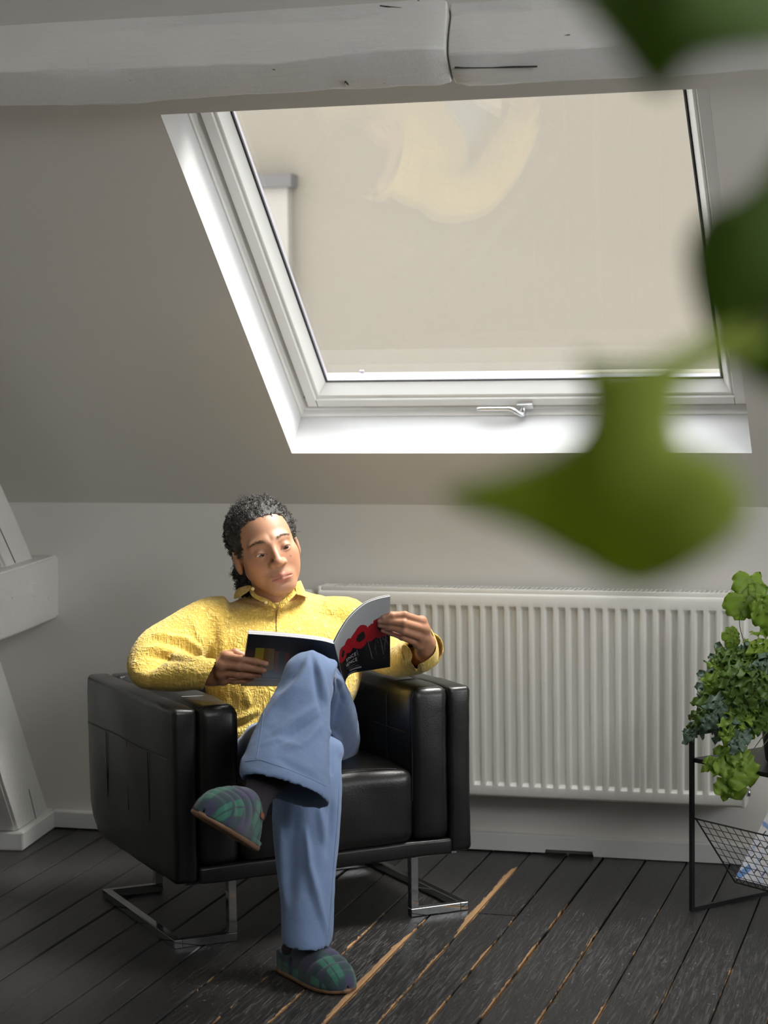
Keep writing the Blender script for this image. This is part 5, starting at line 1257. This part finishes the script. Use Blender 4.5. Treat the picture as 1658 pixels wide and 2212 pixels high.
for (u0, u1, v0, v1, c) in ((0.12, 0.20, 0.30, 0.76, (0.50, 0.42, 0.03)), (0.20, 0.30, 0.33, 0.76, (0.28, 0.15, 0.03)), (0.305, 0.345, 0.30, 0.72, (0.22, 0.05, 0.035)), (0.345, 0.40, 0.40, 0.74, (0.03, 0.05, 0.07)), (0.40, 0.455, 0.34, 0.70, (0.19, 0.045, 0.04)), (0.46, 0.95, 0.12, 0.74, (0.025, 0.032, 0.065)), (0.10, 0.95, 0.125, 0.17, (0.13, 0.065, 0.055)), (0.02, 0.98, 0.03, 0.12, (0.03, 0.035, 0.07))):
    patch('picture', GL, NL, [(u0, v0), (u1, v0), (u1, v1), (u0, v1)], plain('picture_print', c, 0.32), bc, 0.0015)
# ================================================================ fern on the stand
def leaf_mat(name, c1, c2, trans, rough=0.4):
    t = NT(name); c = t.coord(); n = t.noise(c, 14, 3); n2 = t.noise(c, 90, 3)
    col = t.mix(t.math('ADD', t.math('MULTIPLY', n, 0.8), t.math('MULTIPLY', t.math('ADD', n2, -0.5), 0.4)), c1, c2)
    t.p(color=col, rough=rough, spec=0.35, normal=t.bump(n2, 0.25, 0.002))
    tr = t.node('ShaderNodeBsdfTranslucent', {0: trans}); mx = t.node('ShaderNodeMixShader', {0: 0.38, 1: t.b.outputs[0], 2: tr.outputs[0]})
    t.t.links.new(mx.outputs[0], t.out.inputs[0]); return t.m
M_glau = leaf_mat('blue_green_frond', (0.11, 0.19, 0.11), (0.30, 0.40, 0.36), (0.20, 0.34, 0.05), 0.34)
M_mid = leaf_mat('mid_green_frond', (0.09, 0.17, 0.025), (0.17, 0.27, 0.05), (0.26, 0.42, 0.03))
M_fresh = leaf_mat('fresh_green_frond', (0.20, 0.33, 0.035), (0.32, 0.45, 0.07), (0.42, 0.60, 0.04))
M_pot = plain('dark_glazed_pot', (0.018, 0.017, 0.016), 0.35); M_soil = plain('potting_soil', (0.02, 0.014, 0.010), 0.95, bump=(60, 0.8, 0.01)); M_stem = plain('green_stalk', (0.10, 0.12, 0.03), 0.5)
PC = RL+rk(0.15, 0.20, 0.3925); fern = empty('potted_fern', tuple(PC)); tag(fern, 'blue-green fern with ruffled lobed fronds in a dark pot on the plant stand', 'plant')
prof = [(0.0, 0.0), (0.060, 0.0), (0.066, 0.006), (0.082, 0.125), (0.085, 0.130), (0.079, 0.130), (0.076, 0.115), (0.0, 0.112)]
V, F = [], []; n_ = 32
for (r_, z) in prof:
    for k in range(n_): V.append((r_*math.cos(2*math.pi*k/n_), r_*math.sin(2*math.pi*k/n_), z))
for i in range(len(prof)-2):
    for k in range(n_): F.append((i*n_+k, i*n_+(k+1) % n_, (i+1)*n_+(k+1) % n_, (i+1)*n_+k))
mesh('pot', V, F, M_pot, fern, True)
V = [(0.077*math.cos(2*math.pi*k/n_), 0.077*math.sin(2*math.pi*k/n_), 0.114+0.003*math.sin(5*k)) for k in range(n_)]+[(0, 0, 0.122)]; F = [(k, (k+1) % n_, n_) for k in range(n_)]
mesh('soil', V, F, M_soil, fern, True)
def frond(path, W, nl, mat, stalk=0.35, ruff=0.010, face=None, droop=0.0, seed=0, fresh=False):
    """a pinnately lobed frond along a path of points"""
    r2 = np.random.default_rng(seed); P = np.array(path, float)-PC
    def pt(t):
        n = len(P)-1; x = min(t*n, n-1e-6); i = int(x); f = x-i; p0, p1, p2, p3 = P[max(i-1, 0)], P[i], P[i+1], P[min(i+2, n)]
        return 0.5*((2*p1)+(-p0+p2)*f+(2*p0-5*p1+4*p2-p3)*f*f+(-p0+3*p1-3*p2+p3)*f**3)
    root = empty('frond'); root.parent = fern
    tubeobj('stalk', [pt(t) for t in np.linspace(0, 1, 14)], list(np.linspace(0.0016, 0.0006, 14)), M_stem, root, 5)
    face = np.asarray(face if face is not None else (UPW*0.7+TOW*0.7)); V, F = [], []
    def strip(fn, nu, nv):
        b0 = len(V)
        for i in range(nu+1):
            for j in range(nv+1): V.append(fn(i/nu, -1+2*j/nv))
        for i in range(nu):
            for j in range(nv): a = b0+i*(nv+1)+j; F.append((a, a+1, a+nv+2, a+nv+1))
    def frame(t):
        tg = pt(min(t+0.02, 1))-pt(max(t-0.02, 0)); tg /= np.linalg.norm(tg)+1e-9; s = np.cross(tg, face); s /= np.linalg.norm(s)+1e-9; return tg, s, np.cross(s, tg)
    ph = r2.uniform(0, 6)
    def blade(u, v):
        t = stalk+(1-stalk)*u; tg, s, nm = frame(t); w = W*(0.24 if not fresh else 0.36)*(math.sin(math.pi*(0.10+0.88*u))**0.6)*(1-0.25*u); return pt(t)+s*v*w+nm*(ruff*0.35*v*v*math.sin(9*u+ph))
    strip(blade, 16, 4)
    for k in range(nl):
        for sd in (-1, 1):
            u0 = (k+0.35+0.15*(sd > 0))/nl; t0 = stalk+(1-stalk)*u0*0.93; tg, s, nm = frame(t0); base = pt(t0)
            env = math.sin(math.pi*(0.20+0.72*u0))**0.7; ln = W*env*r2.uniform(0.9, 1.3); wd = ln*(0.225 if not fresh else 0.40)*r2.uniform(0.85, 1.2); an = math.radians(r2.uniform(42, 62)-18*u0)
            ax_ = s*sd*math.sin(an)+tg*math.cos(an); sx = np.cross(nm, ax_); p1, p2 = r2.uniform(0, 6, 2); cu = r2.uniform(-0.4, 1.0)
            def lobe(u, v, ax_=ax_, sx=sx, nm=nm, ln=ln, wd=wd, p1=p1, p2=p2, base=base, cu=cu):
                w = wd*(math.sin(math.pi*min(1, 0.10+0.90*u))**0.55)*(1+0.16*math.sin(17*u+p1)*abs(v)); z = ruff*(abs(v)**1.5)*math.sin(15*u+p2+(1.5 if v > 0 else 0))-cu*ln*0.55*u*u*(0.6+droop)
                return base+ax_*(ln*u)+sx*(v*w)+nm*z
            strip(lobe, 9, 4)
    # tip lobe
    tg, s, nm = frame(0.95); base = pt(0.93)
    def tip(u, v): return base+tg*(W*0.75*u)+s*(v*W*0.26*math.sin(math.pi*min(1, 0.12+0.88*u))**0.6*(1+0.15*math.sin(13*u+ph)*abs(v)))+nm*(ruff*v*v*math.sin(12*u+ph)-W*0.25*u*u)
    strip(tip, 9, 4)
    o = mesh('blade', V, F, mat, root, True); sl = o.modifiers.new('thick', 'SOLIDIFY'); sl.thickness = 0.0007
def fr(tip, arch=0.06, d=5.12, **kw):
    """arching frond from the pot to a tip given as pixel and depth"""
    base = PC+np.array([random.uniform(-0.035, 0.035), random.uniform(-0.035, 0.035), 0.115]); e = at_d(tip[0], tip[1], d); m1 = base*0.62+e*0.38+UPW*(arch*1.0); m2 = base*0.25+e*0.75+UPW*(arch*0.75)
    frond([base, m1, m2, e], **kw)
# the tall pale fronds
b_ = PC+np.array([-0.03, 0.0, 0.115])
frond([b_, at_d(1628, 1450, 5.14), at_d(1604, 1380, 5.12), at_d(1596, 1340, 5.11), at_d(1606, 1305, 5.11), at_d(1630, 1260, 5.12)], 0.070, 2, M_fresh, stalk=0.60, ruff=0.007, face=TOW, seed=2, fresh=True)
frond([b_, at_d(1625, 1430, 5.15), at_d(1588, 1400, 5.13), at_d(1582, 1362, 5.13)], 0.026, 3, M_fresh, stalk=0.66, ruff=0.004, face=TOW, seed=5, fresh=True)
frond([b_, at_d(1690, 1430, 5.12), at_d(1676, 1350, 5.1), at_d(1650, 1305, 5.09)], 0.05, 3, M_fresh, stalk=0.55, ruff=0.006, face=TOW, seed=9, fresh=True)
# the low hanging frond in front of the shelf
frond([PC+np.array([-0.03, -0.03, 0.115]), at_d(1640, 1600, 5.04), at_d(1612, 1640, 5.02), at_d(1585, 1668, 5.01), at_d(1572, 1700, 5.01)], 0.062, 3, M_fresh, stalk=0.42, ruff=0.012, face=TOW*0.9+UPW*0.5, droop=0.5, seed=12, fresh=True)
frond([PC+np.array([-0.03, -0.03, 0.115]), at_d(1640, 1620, 5.04), at_d(1585, 1628, 5.03), at_d(1530, 1655, 5.02)], 0.042, 3, M_fresh, stalk=0.45, ruff=0.010, face=TOW*0.9+UPW*0.5, droop=0.5, seed=13, fresh=True)
tips = [((1487, 1590), 0.06, 5.08, 0.040), ((1492, 1575), 0.08, 5.12, 0.036), ((1510, 1545), 0.08, 5.06, 0.042), ((1515, 1505), 0.08, 5.14, 0.040), ((1535, 1480), 0.08, 5.08, 0.042), ((1545, 1435), 0.06, 5.14, 0.044), ((1560, 1420), 0.05, 5.10, 0.040), ((1575, 1500), 0.10, 5.02, 0.044), ((1530, 1560), 0.09, 5.02, 0.040), ((1570, 1590), 0.08, 4.98, 0.040), ((1590, 1610), 0.06, 4.96, 0.040), ((1600, 1540), 0.10, 4.99, 0.044), ((1605, 1450), 0.07, 5.06, 0.044), ((1620, 1420), 0.05, 5.14, 0.042), ((1640, 1400), 0.05, 5.08, 0.044), ((1660, 1440), 0.05, 5.02, 0.046), ((1625, 1500), 0.09, 4.98, 0.046), ((1640, 1560), 0.08, 4.97, 0.046), ((1650, 1500), 0.07, 5.0, 0.05), ((1612, 1585), 0.07, 4.98, 0.036), ((1555, 1530), 0.10, 5.06, 0.036), ((1690, 1480), 0.07, 4.98, 0.05), ((1720, 1430), 0.06, 5.05, 0.05), ((1750, 1520), 0.08, 5.0, 0.05), ((1790, 1580), 0.08, 5.1, 0.05), ((1770, 1470), 0.06, 5.25, 0.05), ((1700, 1400), 0.05, 5.25, 0.05), ((1610, 1470), 0.06, 5.24, 0.044), ((1560, 1470), 0.07, 5.22, 0.042), ((1590, 1560), 0.08, 5.06, 0.04), ((1548, 1590), 0.09, 5.05, 0.036)]
for i, (tp, ar, d_, w_) in enumerate(tips):
    fr(tp, ar, d_, W=w_*1.25, nl=5, mat=(M_glau, M_mid, M_mid, M_glau, M_fresh)[i % 5], stalk=0.42, ruff=0.009, face=UPW*0.75+TOW*0.6+RGT*random.uniform(-0.4, 0.3), droop=0.2, seed=20+i)

# ================================================================ trailing plant hanging close to the camera
M_near1 = leaf_mat('bright_pothos_leaf', (0.36, 0.45, 0.065), (0.39, 0.49, 0.07), (0.70, 0.88, 0.06), 0.7); M_near2 = leaf_mat('deep_green_pothos_leaf', (0.15, 0.24, 0.055), (0.17, 0.27, 0.06), (0.36, 0.56, 0.06), 0.7)
HPp = np.array([0.075, 0.80, 1.72]); hang = empty('hanging_plant', tuple(HPp)); tag(hang, 'large green lobed leaves of a trailing plant in a hanging pot, out of focus', 'plant')
def near_leaf(poly, d0, bow, mat, name='leaf', tilt=0.0):
    P = np.array(poly, float); c = P.mean(0); bm = bmesh.new()
    # smooth outline
    S = []
    n = len(P)
    for i in range(n):
        p0, p1, p2, p3 = P[i-1], P[i], P[(i+1) % n], P[(i+2) % n]
        for k in range(4):
            f = k/4; S.append(0.5*((2*p1)+(-p0+p2)*f+(2*p0-5*p1+4*p2-p3)*f*f+(-p0+3*p1-3*p2+p3)*f**3))
    bm.faces.new([bm.verts.new((x, y, 0)) for x, y in S]); bm.normal_update(); bmesh.ops.triangulate(bm, faces=bm.faces)
    for _ in range(4): bmesh.ops.subdivide_edges(bm, edges=[e for e in bm.edges if e.calc_length() > 60], cuts=1); bmesh.ops.triangulate(bm, faces=bm.faces)
    for v in bm.verts:
        dx, dy = (v.co.x-c[0])/300, (v.co.y-c[1])/300; d = d0+bow*(dx*dx+0.6*dy*dy)+tilt*dy+0.006*math.sin(4*dx+3*dy)
        v.co = Vector(at_d(v.co.x, v.co.y, d)-HPp)
    o = bmobj(name, bm, mat, hang, True); sl = o.modifiers.new('thick', 'SOLIDIFY'); sl.thickness = 0.0009; return o
near_leaf([(1250, 775), (1330, 788), (1420, 772), (1500, 735), (1590, 700), (1660, 690), (1640, 760), (1540, 790), (1478, 830), (1458, 900), (1476, 960), (1560, 1000), (1612, 1075), (1590, 1150), (1500, 1225), (1400, 1270), (1330, 1262), (1230, 1205), (1130, 1150), (1000, 1100), (962, 1062), (1110, 1018), (1225, 965), (1268, 900), (1262, 830)], 0.74, 0.03, M_near1, tilt=-0.02)
near_leaf([(1720, 270), (1660, 360), (1600, 425), (1530, 455), (1488, 520), (1488, 600), (1515, 690), (1560, 770), (1620, 820), (1720, 850), (1800, 700), (1800, 450)], 0.80, 0.03, M_near2)
near_leaf([(1190, -90), (1270, 30), (1340, 120), (1395, 190), (1445, 195), (1490, 140), (1590, 110), (1700, 90), (1820, -60), (1600, -200), (1350, -200)], 0.70, 0.04, M_near2)
# vines, pot and cord
def vine(pts): tubeobj('vine', [at_d(*p)-HPp if len(p) == 3 else np.array(p[0])-HPp for p in pts], 0.0022, M_stem, hang, 6)
top = HPp+np.array([0, 0, 0.0])
vine([((HPp+np.array([0.02, -0.02, 0.10])).tolist(),), ((HPp+np.array([0.09, -0.03, 0.06])).tolist(),), (1860, 200, 0.80), (1790, 480, 0.805), (1700, 640, 0.81), (1640, 720, 0.76)])
vine([((HPp+np.array([-0.01, -0.03, 0.10])).tolist(),), (1560, -330, 0.74), (1500, -120, 0.705)])
prof = [(0.0, 0.0), (0.055, 0.0), (0.060, 0.005), (0.080, 0.11), (0.082, 0.115), (0.076, 0.115), (0.074, 0.10), (0.0, 0.098)]
V, F = [], []
for (r_, z) in prof:
    for k in range(n_): V.append((r_*math.cos(2*math.pi*k/n_), r_*math.sin(2*math.pi*k/n_), z))
for i in range(len(prof)-1):
    for k in range(n_): F.append((i*n_+k, i*n_+(k+1) % n_, (i+1)*n_+(k+1) % n_, (i+1)*n_+k))
mesh('pot', V, F, M_pot, hang, True)
for k in range(3):
    a = 2*math.pi*k/3; tubeobj('cord', [(0.08*math.cos(a), 0.08*math.sin(a), 0.11), (0, 0, 0.45), (0, 0, ZR-HPp[2]-0.001)], 0.0015, M_stem, hang, 5)
